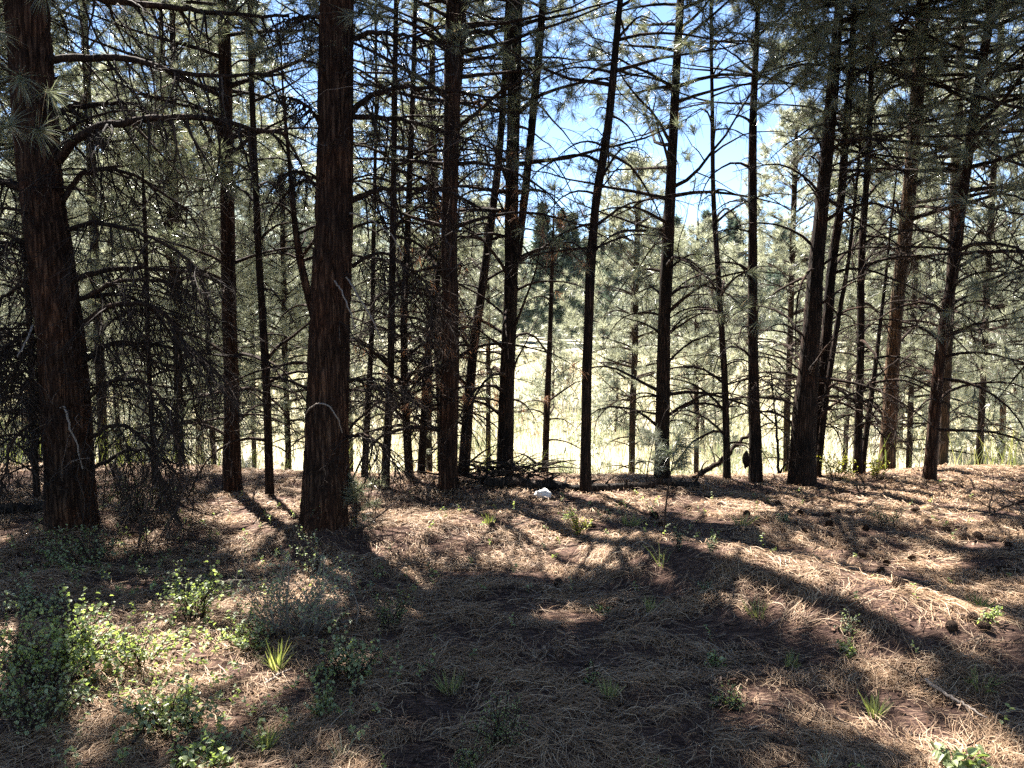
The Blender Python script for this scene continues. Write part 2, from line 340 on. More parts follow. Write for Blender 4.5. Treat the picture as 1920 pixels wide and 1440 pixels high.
def limb_family(gb, gt, P, L, r0, n2=9, n3=4, l2=.42, l3=.4, droop=.5, live=None, fine=1.0, k3=3, cull=True):
    """secondary and tertiary twigs of limbs P; returns tip positions and directions"""
    st, d, pl, t, idx = children(P, L, n2, 0, 0, 55, .12, flat=.35)
    d[:, 2] -= droop * .35
    L2 = pl * l2 * (1.05 - .65 * t) * (.5 + .8 * R.random(len(t)))
    P2 = grow(st, d, L2, 5, .16, droop * .8)
    if cull:
        c_ = P2[:, 3]; k = R.random(len(c_)) < 1 - np.where(in_frame(c_, 20), .86, .98) * np.maximum(lit(c_), np.maximum(lit(P2[:, 1]), lit(P2[:, 5]))); P2 = P2[k]; L2 = L2[k]; idx = idx[k]; t = t[k]
    rr = np.clip(r0[idx] * .42 * (1 - .6 * t), .0022, .012)
    tubes(gt, P2, rad(rr, .0012, 6), 3)
    st, d, pl, t3, idx3 = children(P2, L2, n3, 0, 0, 50, .2)
    d[:, 2] -= droop * .4
    L3 = pl * l3 * (.5 + 1.0 * R.random(len(t3))) + .05
    P3 = grow(st, d, L3, k3, .24, droop * .8)
    if cull:
        c_ = P3[:, 2]; k = R.random(len(c_)) < 1 - np.where(in_frame(c_, 20), .86, .97) * lit(c_); P3 = P3[k]; L3 = L3[k]; idx3 = idx3[k]
    tubes(gt, P3, rad(np.full(len(L3), .0019 * fine), .0009 * fine, k3 + 1), 3)
    tips = np.concatenate([P3[:, -1], P2[:, -1], P[:, -1]]); 
    dirs = np.concatenate([P3[:, -1] - P3[:, -2], P2[:, -1] - P2[:, -2], P[:, -1] - P[:, -2]])
    own = np.concatenate([idx[idx3], idx, np.arange(len(P))])
    return tips, unit(dirs), own

def pine(label, tr, y, H, live, seed, dead=1.3, livel=1.6, wh=.24, per=5, lean=0.0, mat='bark_dark', group=None, limbs=(), low=.5, dens=1.0,
         n2=8, n3=4, side=None, foliage=1.0, needle_dead=0.0, name='pine_tree', thin=1.0, base=None, sides=20, limb_label=None, reach=None, nd=1.0, crown='needle'):
    global R
    R = np.random.default_rng(seed)
    tr = sorted(tr, key=lambda q: -q[1])
    pts = []; rads = []
    if base is None:
        b = unproj(np.array([tr[0][0]]), np.array([tr[0][1]]), np.array([y]))[0]; bx = b[0]
    else: bx = base
    gz = float(ground_z(bx, y))
    for (u, v, wd) in tr:
        q = unproj(np.array([u]), np.array([v]), np.array([y]))[0]
        yy = y + lean * (q[2] - gz); q = unproj(np.array([u]), np.array([v]), np.array([yy]))[0]
        pts.append(q); rads.append(.95 * wd / F * yy / 2 / sqrt(1 + ((u - 960) / F) ** 2))
    pts[0] = np.array([pts[0][0], y, gz - .06])
    top = pts[-1]; sl = (pts[-1] - pts[max(0, len(pts) - 3)]); sl = sl / max(sl[2], .1)
    if H > top[2] + .3:
        nn = 5
        for i in range(1, nn + 1):
            f = i / nn; h = (H - top[2]) * f
            pts.append(top + np.array([sl[0] * h * (1 - .5 * f), sl[1] * h * (1 - .5 * f), h])); rads.append(max(.006, rads[len(tr) - 1] * (1 - f) ** .85 * 1.0))
    pts = np.array(pts); rads = np.array(rads)
    zz = np.arange(pts[0, 2], pts[-1, 2], .05)
    if sides > 60: zz = np.concatenate([np.arange(pts[0, 2], 6.6, .012), np.arange(6.6, pts[-1, 2], .05)])
    C = np.stack([np.interp(zz, pts[:, 2], pts[:, i]) for i in range(3)], -1); Rr = np.interp(zz, pts[:, 2], rads)
    kn = 45 if sides > 60 else 11; ker = np.ones(kn) / kn
    for i in range(2): C[:, i] = np.convolve(np.pad(C[:, i], kn // 2, mode='edge'), ker, 'valid')
    C[:, 0] += .02 * noise2(zz * .8, zz * 0, seed) * 1.2; C[:, 1] += .02 * noise2(zz * .8, zz * 0, seed + 5)
    root = thing(name, (C[0, 0], C[0, 1], gz), label, 'tree', group); O = np.array([C[0, 0], C[0, 1], gz])
    g = Geo(); trunk_mesh(g, C, Rr, sides, .16); g.build('trunk', M[mat], root, O, True)
    def at(h):
        return np.stack([np.interp(h, C[:, 2], C[:, i]) for i in range(3)], -1), np.interp(h, C[:, 2], Rr)
    gl = Geo(); gt = Geo(); gn = Geo(); gd = Geo()
    hs = np.arange(gz + low, H - .25, wh / dens); hs = hs + R.random(len(hs)) * .15
    n = per
    hh = np.repeat(hs, n) + R.normal(size=len(hs) * n) * .04; az = np.tile(np.arange(n) * 2 * pi / n, len(hs)) + np.repeat(R.random(len(hs)) * 6.28, n) + R.normal(size=len(hh)) * .3
    keep = R.random(len(hh)) < .88; hh = hh[keep]; az = az[keep]
    if side is not None:
        keep = (np.cos(az - side[0]) > side[1]) | (R.random(len(az)) < .25); hh = hh[keep]; az = az[keep]
    c, rt = at(hh)
    islive = hh > (live + R.normal(size=len(hh)) * .5)
    fr = np.clip((hh - live) / max(H - live, .1), 0, 1)
    L = np.where(islive, livel * (1 - fr) ** .6 * (.7 + .45 * R.random(len(hh))) + .15, dead * (.35 + .75 * R.random(len(hh))) * np.where(R.random(len(hh)) < .22, .25, 1))
    if reach is not None:      # clip limbs that come towards the viewpoint
        tow = np.clip(-np.sin(az), 0, 1); L = L * (1 - tow * reach)
    el = np.where(islive, .15 + .6 * fr, .42 + .30 * R.normal(size=len(hh)))
    d = np.stack([np.cos(az) * np.cos(el), np.sin(az) * np.cos(el), np.sin(el)], -1)
    start = c + np.stack([np.cos(az), np.sin(az), 0 * az], -1) * (rt * .6)[:, None]
    r0 = np.clip(.007 + .0095 * L, .006, .03) * thin; r0 = np.minimum(r0, rt * .6)
    for sel, dr in ((~islive, 1.45), (islive, .25)):
        if not sel.any(): continue
        P = grow(start[sel], d[sel], L[sel], 8, .09, dr, 0 if dr > .5 else .5)
        k = R.random(len(P)) < 1 - np.where(in_frame(P[:, 5], 20), .8, .96) * np.max([lit(P[:, j_]) for j_ in (4, 7)], 0); P = P[k]; ls = np.flatnonzero(sel)[k]; sel = np.zeros(len(sel), bool); sel[ls] = True
        tubes(gl, P, rad(r0[sel], .0025, 9, .8), 5)
        if dr > .5:
            tips, dd, own = limb_family(gl, gt, P, L[sel], r0[sel], n2, n3, droop=.75)
            if needle_dead > 0:
                k = R.random(len(tips)) < needle_dead * .12; tufts(gd, tips[k], dd[k] + np.array([0, 0, -.8]), 14, .12, .003, droop=.4)
            k = R.random(len(tips)) < foliage * .0; 
        else:
            tips, dd, own = limb_family(gl, gt, P, L[sel], r0[sel], n2, max(2, n3 - 2), l2=.5, droop=.1)
            vis = in_frame(tips); m = lit(tips)
            keep = R.random(len(tips)) < np.where(vis, .85 * (1 - .93 * m), 1 - .98 * m)
            bald = own_density(own, len(P)); keep &= R.random(len(tips)) < bald * foliage
            up = dd + np.array([0, 0, .35])
            a = keep & vis; b = keep & ~vis
            tufts(gn, tips[a], up[a], int(54 * nd), .15, .0032 * (y / 9) ** .5)
            tufts1(gn, tips[b], up[b], 28, .17, .0145)  # out of view: oversized needles that thicken the ground shade
    # limbs traced one by one
    for i, (poly, wd, ay) in enumerate(limbs):
        poly = np.array(poly, float); K = len(poly); yy = y + ay * np.linspace(0, 1, K)
        P = unproj(poly[:, 0], poly[:, 1], yy); tt = np.linspace(0, 1, K); ts = np.linspace(0, 1, 22)
        Pq = np.stack([np.interp(ts, tt, P[:, j]) for j in range(3)], -1)
        for _ in range(2): Pq[1:-1] = (Pq[:-2] + 2 * Pq[1:-1] + Pq[2:]) / 4
        Pq[1:] += R.normal(size=(21, 3)) * .006
        # root the limb inside the trunk
        c0, _r = at(np.array([Pq[0, 2]])); Pq = np.concatenate([c0 * .8 + Pq[:1] * .2, Pq]); Pq = Pq[None]
        L = np.array([np.linalg.norm(np.diff(Pq[0], axis=0), axis=1).sum()]); r = wd / F * y / 2
        gi = Geo(); tubes(gi, Pq, rad(np.array([r]), r * .3, 23), 8)
        lo = gi.build('limb', M['limb'], root, O, True)
        if i == 0 and limb_label: pass
        gj = Geo()
        st, dr_, pl, t, ix = children(Pq, L, 30, 0, 0, 65, .12, flat=.2); dr_[:, 2] -= .9
        L2 = (.3 + .75 * R.random(len(t))) * min(1.0, L[0] / 1.3) * (1.1 - .5 * t) ; P2 = grow(st, dr_, L2, 8, .11, .7)
        tubes(gj, P2, rad(np.full(len(t), r * .30), .0018, 9), 4)
        st, d3, pl, t3, ix = children(P2, L2, 6, 0, 0, 45, .15); d3[:, 2] -= .4; L3 = pl * .45 * (.4 + R.random(len(t3)))
        P3 = grow(st, d3, L3, 5, .16, .6); tubes(gj, P3, rad(np.full(len(t3), .0026), .0012, 6), 3)
        st, d4, pl, t4, ix = children(P3, L3, 2, 0, 0, 45, .2); L4 = pl * .5 * (.4 + R.random(len(t4)))
        P4 = grow(st, d4, L4, 3, .25, .5); tubes(gj, P4, rad(np.full(len(t4), .0016), .001, 4), 3)
        gj.build('twigs', M['twig'], lo, O)
    if 0 < gt.n < 9000:
        off = gl.n; gl.V += gt.V; gl.Q += [q + off for q in gt.Q]; gl.n += gt.n; gt = Geo()
    if gl.n: gl.build('branches', M['limb'], root, O)
    if gt.n: gt.build('twigs', M['twig'], root, O)
    if gn.n: gn.build('crown', M[crown], root, O)
    if gd.n: gd.build('dead_needles', M['needle_dead'], root, O)
    return root
def own_density(own, n):
    w_ = np.clip(R.normal(size=n) * .25 + .85, .25, 1); return w_[own]

L1 = [([(98,113),(182,106),(255,109),(310,131),(365,140),(437,140),(529,139)], 15, -.2), ([(95,-30),(200,2),(310,11),(401,25),(547,31)], 17, .3),
      ([(113,299),(146,255),(200,233),(303,217),(383,219),(456,237),(540,251)], 19, -.3), ([(102,219),(124,202),(175,197),(248,190),(284,208)], 13, .5),
      ([(120,375),(146,328),(182,315),(233,321),(292,350),(361,401)], 12, .2), ([(130,430),(175,416),(233,425),(292,448),(346,478),(383,518)], 10, -.4),
      ([(140,525),(190,507),(255,498),(328,510),(365,507),(419,529)], 12, .6), ([(155,560),(204,533),(255,522),(328,533),(386,573),(419,620)], 10, 0),
      ([(155,607),(200,573),(262,567),(310,584),(346,639),(368,675),(401,704)], 12, -.5), ([(165,672),(197,646),(273,642),(346,657),(419,668)], 12, .4),
      ([(160,752),(204,708),(255,711),(292,730),(317,777),(335,828),(339,901),(328,978)], 9, -.8), ([(178,876),(233,846),(284,843),(321,879)], 9, .2),
      ([(165,825),(215,792),(265,815),(300,880),(312,955)], 9, -.5), ([(150,560),(230,548),(300,590),(352,690),(372,800)], 9, .7),
      ([(95,720),(45,692),(0,730),(-30,830)], 9, -.4), ([(100,825),(55,795),(18,830),(2,930)], 8, -.5), ([(90,560),(40,530),(-20,580),(-60,680)], 10, .3), ([(85,470),(30,450),(-30,480)], 10, -.2), ([(100,640),(60,640),(25,700),(15,800)], 8, .5),
      ([(30,350),(-20,330),(-90,350)], 15, .2), ([(60,620),(20,640),(-30,700)], 10, -.3)]
L2 = [([(660,73),(706,58),(764,67),(833,84)], 11, -.3), ([(656,213),(698,175),(757,160),(837,169),(928,186)], 13, -.1), ([(656,218),(746,222),(804,237),(862,255),(928,281)], 11, .5),
      ([(652,380),(709,355),(764,352),(837,357),(910,394)], 12, .2), ([(650,712),(709,710),(753,726)], 8, 0), ([(645,820),(684,813),(720,835),(746,883)], 8, -.3),
      ([(600,226),(565,190),(525,179)], 9, -.2), ([(600,32),(560,30),(520,45)], 9, .3), ([(590,345),(560,320),(520,330)], 8, .1), ([(650,500),(720,470),(790,520),(830,600)], 8, .2)]
pine("broad reddish brown pine trunk with long arching bare limbs, beside shrubs at its foot", [(138,985,100),(128,800,98),(115,600,92),(98,500,90),(68,270,84),(50,0,84),(45,-60,84)], 5.95, 15, 4.6, 11,
     dead=1.5, livel=2.4, wh=.24, per=6, mat='bark_red', limbs=L1, n2=11, n3=5, reach=.72, sides=150, low=.9, side=(2.6, -.2))
pine("thick straight reddish brown pine trunk in the open with bare limbs on both sides", [(606,990,86),(612,800,82),(613,700,80),(628,400,70),(633,0,60),(634,-60,59)], 5.9, 15.5, 5.2, 12,
     dead=1.2, livel=2.4, wh=.34, per=4, mat='bark_red', limbs=L2, reach=.7, sides=150, low=.8)
SP = [
 ("medium trunk with flared foot standing alone between the two big pines", [(437,905,38),(435,800,33),(430,600,29),(424,300,27),(420,0,24)], 7.7, 14, 3.7, dict(dead=1.5, mat='bark_red', livel=1.8)),
 ("slim trunk just beside the flared trunk, between the two big pines", [(505,915,18),(497,700,16),(486,500,14),(476,250,12),(468,0,10)], 7.4, 9, 3.9, dict(dead=1.2, livel=1.0)),
 ("leaning brown trunk half hidden behind the thick straight pine", [(652,920,25),(640,800,22),(600,640,19),(562,500,15),(548,400,12),(543,310,8)], 7.3, 4.4, 3.7, dict(dead=1.2, livel=.8, foliage=.6, mat='bark_red')),
 ("thin crooked trunk nearest behind the thick straight pine on its open side", [(683,898,13),(690,750,12),(697,600,10),(700,450,8),(704,200,6)], 8.3, 6, 3.8, dict(dead=.9, livel=.8, wh=.34, per=3, foliage=.6)),
 ("straight dark narrow trunk second in the tight cluster behind the thick pine", [(723,905,17),(730,750,15),(735,500,13),(740,250,11),(744,0,9)], 7.8, 13, 4.0, dict(dead=1.4, livel=1.5)),
 ("dark trunk bowed outward, third in the tight cluster behind the thick pine", [(768,900,17),(758,720,15),(757,600,14),(765,400,12),(774,200,10),(780,0,8)], 8.2, 12, 3.9, dict(dead=1.3, livel=1.4)),
 ("slanting trunk that crosses behind its stouter neighbour halfway up", [(788,898,16),(797,720,14),(808,600,12),(828,480,10),(842,350,8)], 8.4, 6.5, 3.9, dict(dead=1.2, livel=1.1)),
 ("stout trunk with peeling pale bark and hanging dead twigs at mid height", [(838,910,37),(842,700,34),(844,400,31),(849,200,32),(855,0,35)], 7.5, 15, 3.9, dict(dead=1.6, mat='bark_red', needle_dead=1.0, livel=1.9)),
 ("dark trunk leaning away from the stout peeling pine, feet almost touching", [(866,892,23),(880,750,21),(890,650,19),(910,500,16),(935,300,14),(948,120,11),(954,0,9)], 8.3, 11, 4.4, dict(dead=1.3)),
 ("dark forked trunk rising behind the heap of brush", [(945,893,33),(948,800,31),(952,700,29),(960,500,27),(961,250,26),(968,0,26)], 8.1, 15, 3.9, dict(dead=1.5, needle_dead=1.0, livel=1.8, fork=True)),
 ("slim grey young trunk far out at the meadow edge with bare twigs", [(1020,890,14),(1026,750,13),(1031,650,11),(1035,540,8),(1038,450,5)], 9.4, 3.3, 2.4, dict(dead=.9, livel=.6, wh=.26, per=3, foliage=.5)),
 ("bare smooth trunk curving as it rises, standing in front of the fallen log", [(1098,918,23),(1099,800,20),(1101,700,19),(1108,500,19),(1119,360,17),(1138,270,16),(1149,180,15),(1162,0,11)], 7.4, 13, 5.4, dict(dead=1.1, low=2.3, livel=1.5)),
 ("dark trunk wrapped in grey green foliage with a young pine bough at its foot", [(1241,888,32),(1243,750,28),(1247,600,25),(1256,400,22),(1266,200,17),(1275,0,14)], 8.2, 13, 2.9, dict(dead=1.5, livel=1.7)),
 ("very slender trunk bent slightly, with pole like stem, before the leaning dead branch", [(1364,893,15),(1360,700,13),(1346,500,11),(1336,350,9),(1333,150,7),(1335,0,6)], 8.2, 8, 3.6, dict(dead=1.1, livel=.9)),
 ("straight dark pole like trunk with a burl near its foot, against open sky", [(1417,892,26),(1413,700,22),(1410,500,19),(1411,250,16),(1420,0,9)], 8.1, 8.5, 5.2, dict(dead=1.0, low=1.0, livel=.8)),
 ("thickest black trunk of the close pair, broad at the foot", [(1502,890,54),(1508,780,50),(1516,700,42),(1530,500,30),(1541,400,28),(1558,200,24),(1573,0,17)], 8.0, 13, 3.7, dict(dead=1.4, livel=1.7)),
 ("dark leaning trunk rising behind the thickest trunk of the pair", [(1520,885,26),(1540,700,24),(1550,620,22),(1557,500,19),(1574,400,16),(1591,200,15),(1602,0,12)], 8.35, 13, 3.7, dict(dead=1.3, livel=1.5)),
 ("narrow dark stem leaning out from the foot of the close pair", [(1532,886,13),(1549,740,12),(1570,600,10),(1588,500,8),(1600,380,6)], 8.2, 4.6, 3.4, dict(dead=.8, livel=.7, wh=.4, per=3, foliage=.5)),
 ("narrow straight trunk with a slimmer stem crossing at its foot", [(1608,884,19),(1611,700,16),(1615,500,14),(1628,300,12),(1640,0,9)], 8.4, 12, 4.2, dict(dead=1.4, livel=1.3, foliage=.7)),
 ("slim stem leaning off from the narrow straight trunk", [(1618,886,13),(1636,720,10),(1650,600,8),(1664,500,6),(1674,400,4)], 8.5, 3.9, 3.0, dict(dead=.8, livel=.6, wh=.4, per=3, foliage=.5)),
 ("pale tan barked trunk set farther back, beside the small yellow green bush", [(1662,874,34),(1670,750,31),(1680,600,29),(1700,400,28),(1718,200,27),(1735,0,25)], 9.3, 15, 3.3, dict(dead=1.5, mat='bark_tan', livel=2.0)),
 ("dark crooked trunk farthest along the ridge, leaning outward", [(1742,887,26),(1757,720,24),(1772,600,22),(1790,500,22),(1800,400,22),(1826,200,20),(1860,0,16)], 8.1, 13, 2.7, dict(dead=1.4, mat='bark_red', livel=1.9)),
]
for i, (lab, tr, y, H, lv, kw) in enumerate(SP):
    fork = kw.pop('fork', False)
    tr = [(u, v, wd) for (u, v, wd) in tr] 
    o = pine(lab, tr, y, H, lv - (.6 if y > 7.3 and H > 8 and tr[0][0] < 1430 else -.3) - (1.0 if tr[0][0] in (1098, 1417) else 0), 100 + i, **kw)
    if fork:
        fp = [(963,500,17),(972,470,16),(980,400,16),(985,360,16),(1002,190,15),(1019,0,14),(1026,-80,13),(1040,-250,9)]
        C = unproj(np.array([q[0] for q in fp]), np.array([q[1] for q in fp]), np.full(len(fp), 8.15)); ts = np.linspace(0, len(fp) - 1, 60)
        Cq = np.stack([np.interp(ts, np.arange(len(fp)), C[:, j]) for j in range(3)], -1); g = Geo()
        trunk_mesh(g, Cq, np.interp(ts, np.arange(len(fp)), [q[2] / F * 8.1 / 2 for q in fp]) * np.linspace(.85, 1, 60), 18, .12)
        g.build('forked_stem', M['bark_dark'], o, np.array(o.location), True)
OFF = [
 ("pine at the picture's edge sending heavy dark drooping boughs in over the crooked trunk", 4.95, 6.6, 12, 1.6, dict(dead=1.7, livel=1.9, low=1.0, per=4, foliage=.6)),
 ("pine beyond the broad reddish trunk with a thicket of low dead branches", -5.7, 7.6, 13, 3.0, dict(dead=1.8, livel=2.0, low=.3, per=7, n2=10, n3=5)),
]
def straight(x, y, H, lean=0.0, r=.11):
    q = np.array([[x + lean * h, y, h + float(ground_z(x, y))] for h in (np.array([0, 1.5, 3.5, 5.5]) if H > 10.6 else np.array([0, .3, .6, .9]) * H)]); u, v = project(q)
    return [(float(a), float(b), 2 * r * (1 - .07 * k) * F / y) for k, (a, b) in enumerate(zip(u, v))]
for i, (lab, x, y, H, lv, kw) in enumerate(OFF):
    pine(lab, straight(x, y, H), y, H, lv, 300 + i, base=x, **kw)
pine("low bushy young pine full of dark dead twigs behind the broad reddish trunk", straight(-4.55, 7.3, 3.4, 0, .035), 7.3, 3.6, 2.4, 320, base=-4.55, dead=1.15, livel=.7, low=.15, wh=.2, per=5, n2=10, n3=4, foliage=.4)
pine("dark twiggy young pine standing between the broad reddish trunk and the flared one", straight(-3.75, 8.0, 3.2, 0, .03), 8.0, 3.4, 2.2, 321, base=-3.75, dead=1.05, livel=.7, low=.15, wh=.22, per=5, n2=9, n3=4, foliage=.35)
# stand around the clearing; pines out of view are added to shade the ground
ST = [(-7.6,10.2,14),(-8.4,7.6,14),(-6.3,11.8,13),(-9.8,11.4,15),(-5.6,9.3,12),(7.6,9.2,14),(8.9,12,14),(6.3,11.2,12),(-11,9,14),(-5.9,13.5,13),(-1.2,13.5,11),(-10.2,5.6,13),(7.0,6.3,12),(-7.0,4.6,13)]
for i, (x, y, H) in enumerate(ST):
    vis = abs(x) / y < .85
    us = 960 + x / y * F
    pine(("shaded pine standing back from the ridge, " + gap_label(us)) if -40 < us < 1960 else "unseen pine added to shade the ground, just outside the picture beside the clearing", straight(x, y, H, .01 * ((i % 5) - 2), .09), y, H, 3.6 if vis else 4.0, 400 + i, base=x,
         dead=1.2, livel=2.0, low=4.4 if vis else 1.0, wh=.34, group='pines of the stand around the clearing', foliage=.95, reach=.3)


SL = [(335,13.5,9.5,2.0),(535,16,8.5,2.0),(470,19,12,2.3),(395,16,11,2.1),(215,17,10,2.2),(800,14.5,8.5,1.8),(655,19,8.5,2.0),(915,20,7.5,1.8),(1185,14.5,7.5,1.8),(1310,19,7,1.7),(1480,15,8.5,1.9),(1590,18,9.5,2.1),(1715,16,10.5,2.2),(1845,13,9.5,2.0),(60,14,10,2.0)]
SLH = ["young straggly", "taller bushy"]
for i, (u, y, H, lv_) in enumerate(SL):
    x = (u - 960) / F * y; gz = float(ground_z(x, y))
    pine(("tall" if H > 9.8 else "short" if H < 8 else "sunlit") + " pine below the ridge, " + gap_label(u), straight(x, y, H, .012 * ((i % 3) - 1), .07), y, gz + H, gz + 2.2 + (i % 3) * .5, 500 + i, base=x, dead=1.1, livel=lv_, low=1.7, wh=.32, per=5, n2=8, n3=3,
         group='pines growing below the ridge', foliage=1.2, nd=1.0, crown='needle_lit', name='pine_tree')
# ------------------------------------------------------------------ pines out on the meadow
def field_pine(seed, h, wid, n):
    global R
    R = np.random.default_rng(seed)
    gt = Geo(); zz = np.linspace(-.3, h * .97, 30); C = np.stack([.06 * h * noise2(zz * .2, zz * 0, seed), .04 * h * noise2(zz * .2, zz * 0, seed + 3), zz], -1)
    rr = .018 * h * (1 - zz / h) ** .8 + .01; trunk_mesh(gt, C, rr, 10, .1)
    z0 = h * .10; k = R.random(n) ** 1.15; z = z0 + (h - z0) * k; az = R.random(n) * 6.28
    wb = wid * (1 - k) ** .75 * (.75 + .5 * R.random(n)) + .1
    el = .05 + .55 * k + R.normal(size=n) * .1
    c = np.stack([np.interp(z, zz, C[:, 0]), np.interp(z, zz, C[:, 1]), z], -1)
    d = np.stack([np.cos(az) * np.cos(el), np.sin(az) * np.cos(el), np.sin(el)], -1)
    P = grow(c, d, wb, 5, .1, .1, .4); gb = Geo(); tubes(gb, P, rad(np.full(n, .004 * h), .004, 6), 3)
    st, dd, pl, t, idx = children(P, wb, 16, 0, 0, 60, .3, flat=.3)
    L2 = pl * .3 * (.4 + .8 * R.random(len(t))); tip = st + dd * L2[:, None]
    keep = R.random(len(tip)) < own_density(idx, n); gn = Geo()
    tufts1(gn, tip[keep], dd[keep] + np.array([0, 0, .4]), 14, .26, .022, .15, (.1, 1.5))
    return gt, gb, gn
VAR = []
for s, h, wd, n in ((51, 9, 2.1, 120), (52, 12, 2.5, 150), (53, 6.5, 1.7, 95), (54, 15, 2.9, 170), (55, 4.0, 1.2, 60)):
    gt, gb, gn = field_pine(s, h, wd, n); ms = []
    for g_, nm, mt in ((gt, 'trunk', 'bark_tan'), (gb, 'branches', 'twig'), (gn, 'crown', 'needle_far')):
        V = np.concatenate(g_.V); me = mesh_from(nm, V, np.concatenate(g_.T) if g_.T else None, np.concatenate(g_.Q) if g_.Q else None); me.materials.append(M[mt]); ms.append((nm, me))
    VAR.append(ms)
R = np.random.default_rng(5)
FP = [(250,30,1),(330,44,3),(180,34,1),(60,28,1),(420,56,3),(540,66,3),(800,52,0),(880,72,1),(1040,38,4),
      (1180,60,0),(1210,84,3),(1330,78,1),(1400,76,3),(1490,52,2),(1720,44,1),(1840,36,0),
      (1900,34,1),(1980,26,1),(-40,30,3),(1160,30,4),(1320,27,4),(640,46,2),(380,24,2),(1700,26,2),(1880,24,2)]
for i, (u, y, vi) in enumerate(FP):
    x = (u - 960) / F * y; z = float(ground_z(x, y))
    lab = {0: "mid height", 1: "full crowned", 2: "small bushy", 3: "tall", 4: "very young"}[vi] + " pine out on the meadow, " + gap_label(u)
    t = thing('meadow_pine', (x, y, z), lab, 'tree', 'pines standing out on the meadow'); s = .85 + .3 * R.random(); t.rotation_euler[2] = R.random() * 6.28; t.scale = (s, s, s)
    for nm, me in VAR[vi]:
        c = bpy.data.objects.new(nm, me); COL.objects.link(c); c.parent = t
# far wood across the meadow: one mass
g = Geo()
n = 420; fx = (R.random(n) - .5) * 260; fy = 98 + R.random(n) * 60 + 14 * noise2(fx * .05, fx * 0, 8)
for x, y in zip(fx, fy):
    h = 12 + 6 * R.random(); nb = 420; k = R.random(nb) ** .9; z = h * (.06 + .94 * k); az = R.random(nb) * 6.28
    rr = (h * .17) * (1 - k) ** .8 * np.sqrt(R.random(nb)) + .1
    p = np.stack([x + np.cos(az) * rr, y + np.sin(az) * rr, float(ground_z(x, y)) + z], -1); dd = np.stack([np.cos(az), np.sin(az), .5 + 0 * az], -1)
    tufts1(g, p, dd, 5, 1.0, .28, .3, (.1, 1.4))
tag(g.build('distant_wood', M['wood_far']), "mass of dark green conifers along the far side of the meadow", 'forest', kind='stuff')

# ------------------------------------------------------------------ ground cover
def blades(g, x, y, h, wd, lean=.35, seg=3):
    N = len(x); z = ground_z(x, y); az = R.random(N) * 6.28; d = np.stack([np.cos(az) * lean * R.random(N), np.sin(az) * lean * R.random(N), np.ones(N)], -1); d = unit(d)
    p = np.stack([x, y, z - .01], -1); a2 = R.random(N) * 6.28; side = np.stack([np.cos(a2), np.sin(a2), 0 * a2], -1) * (wd * .5)[:, None]
    m = p + d * (h * .55)[:, None]; d2 = unit(d * np.array([2.2, 2.2, 1])); tp = m + d2 * (h * .5)[:, None]
    V = np.stack([p - side, p + side, m + side * .8, m - side * .8, tp], 1).reshape(-1, 3); b = np.arange(N) * 5
    g.add(V, T=np.stack([b + 3, b + 2, b + 4], -1), Q=np.stack([b, b + 1, b + 2, b + 3], -1))
R = np.random.default_rng(77)
# fallen needles: curved strands lying in tangled drifts
N = 430000
yy = 1.2 + 8.6 * R.random(N) ** 1.35; xx = (R.random(N) - .5) * 2 * (yy * .74 + .5)
cl = noise2(xx * 3.2, yy * 6, 31) + noise2(xx * 9, yy * 16, 32) * .7
keep = R.random(N) < np.clip(.5 + cl * 2.2, .04, 1); xx = xx[keep]; yy = yy[keep]; N = len(xx)
ang = noise2(xx * 2.2, yy * 2.2, 33) * 5 + R.normal(size=N) * .6
Ln = .07 + .10 * R.random(N); curv = R.normal(size=N) * .55
Kn = 4; px = np.zeros((N, Kn)); py = np.zeros((N, Kn)); px[:, 0] = xx; py[:, 0] = yy; a = ang.copy()
for k in range(1, Kn):
    px[:, k] = px[:, k - 1] + np.cos(a) * Ln / 3; py[:, k] = py[:, k - 1] + np.sin(a) * Ln / 3; a += curv
lift = R.random((N, 1)) ** 2 * .024; arch = np.array([0, 1, .9, .1])[None] * (R.random((N, 1)) ** 3 * .026)
pz = ground_z(px, py) + .003 + lift + arch + R.normal(size=(N, Kn)) * .003
P = np.stack([px, py, pz], -1); T = unit(np.gradient(P, axis=1)); up = np.array([0, 0, 1.0]); sd = unit(np.cross(T, up))
roll = (R.random((N, 1, 1)) - .5) * 1.6; sd = sd * np.cos(roll) + up * np.sin(roll)
wn = (.0017 * np.clip(yy / 3, .9, 3) ** .8 * .95)[:, None, None] * np.array([1, 1, 1, .5])[None, :, None]
V = np.stack([P - sd * wn * .5 * 1.3, P + sd * wn * .5 * 1.3], 2).reshape(-1, 3)
b = (np.arange(N) * Kn * 2)[:, None] + (np.arange(Kn - 1) * 2)[None]; Qn = np.stack([b, b + 1, b + 3, b + 2], -1).reshape(-1, 4)
g = Geo(); g.add(V, Q=Qn); tag(g.build('needle_litter', M['litter']), "tangled brown fallen pine needles covering the forest floor", 'needle litter', kind='stuff')
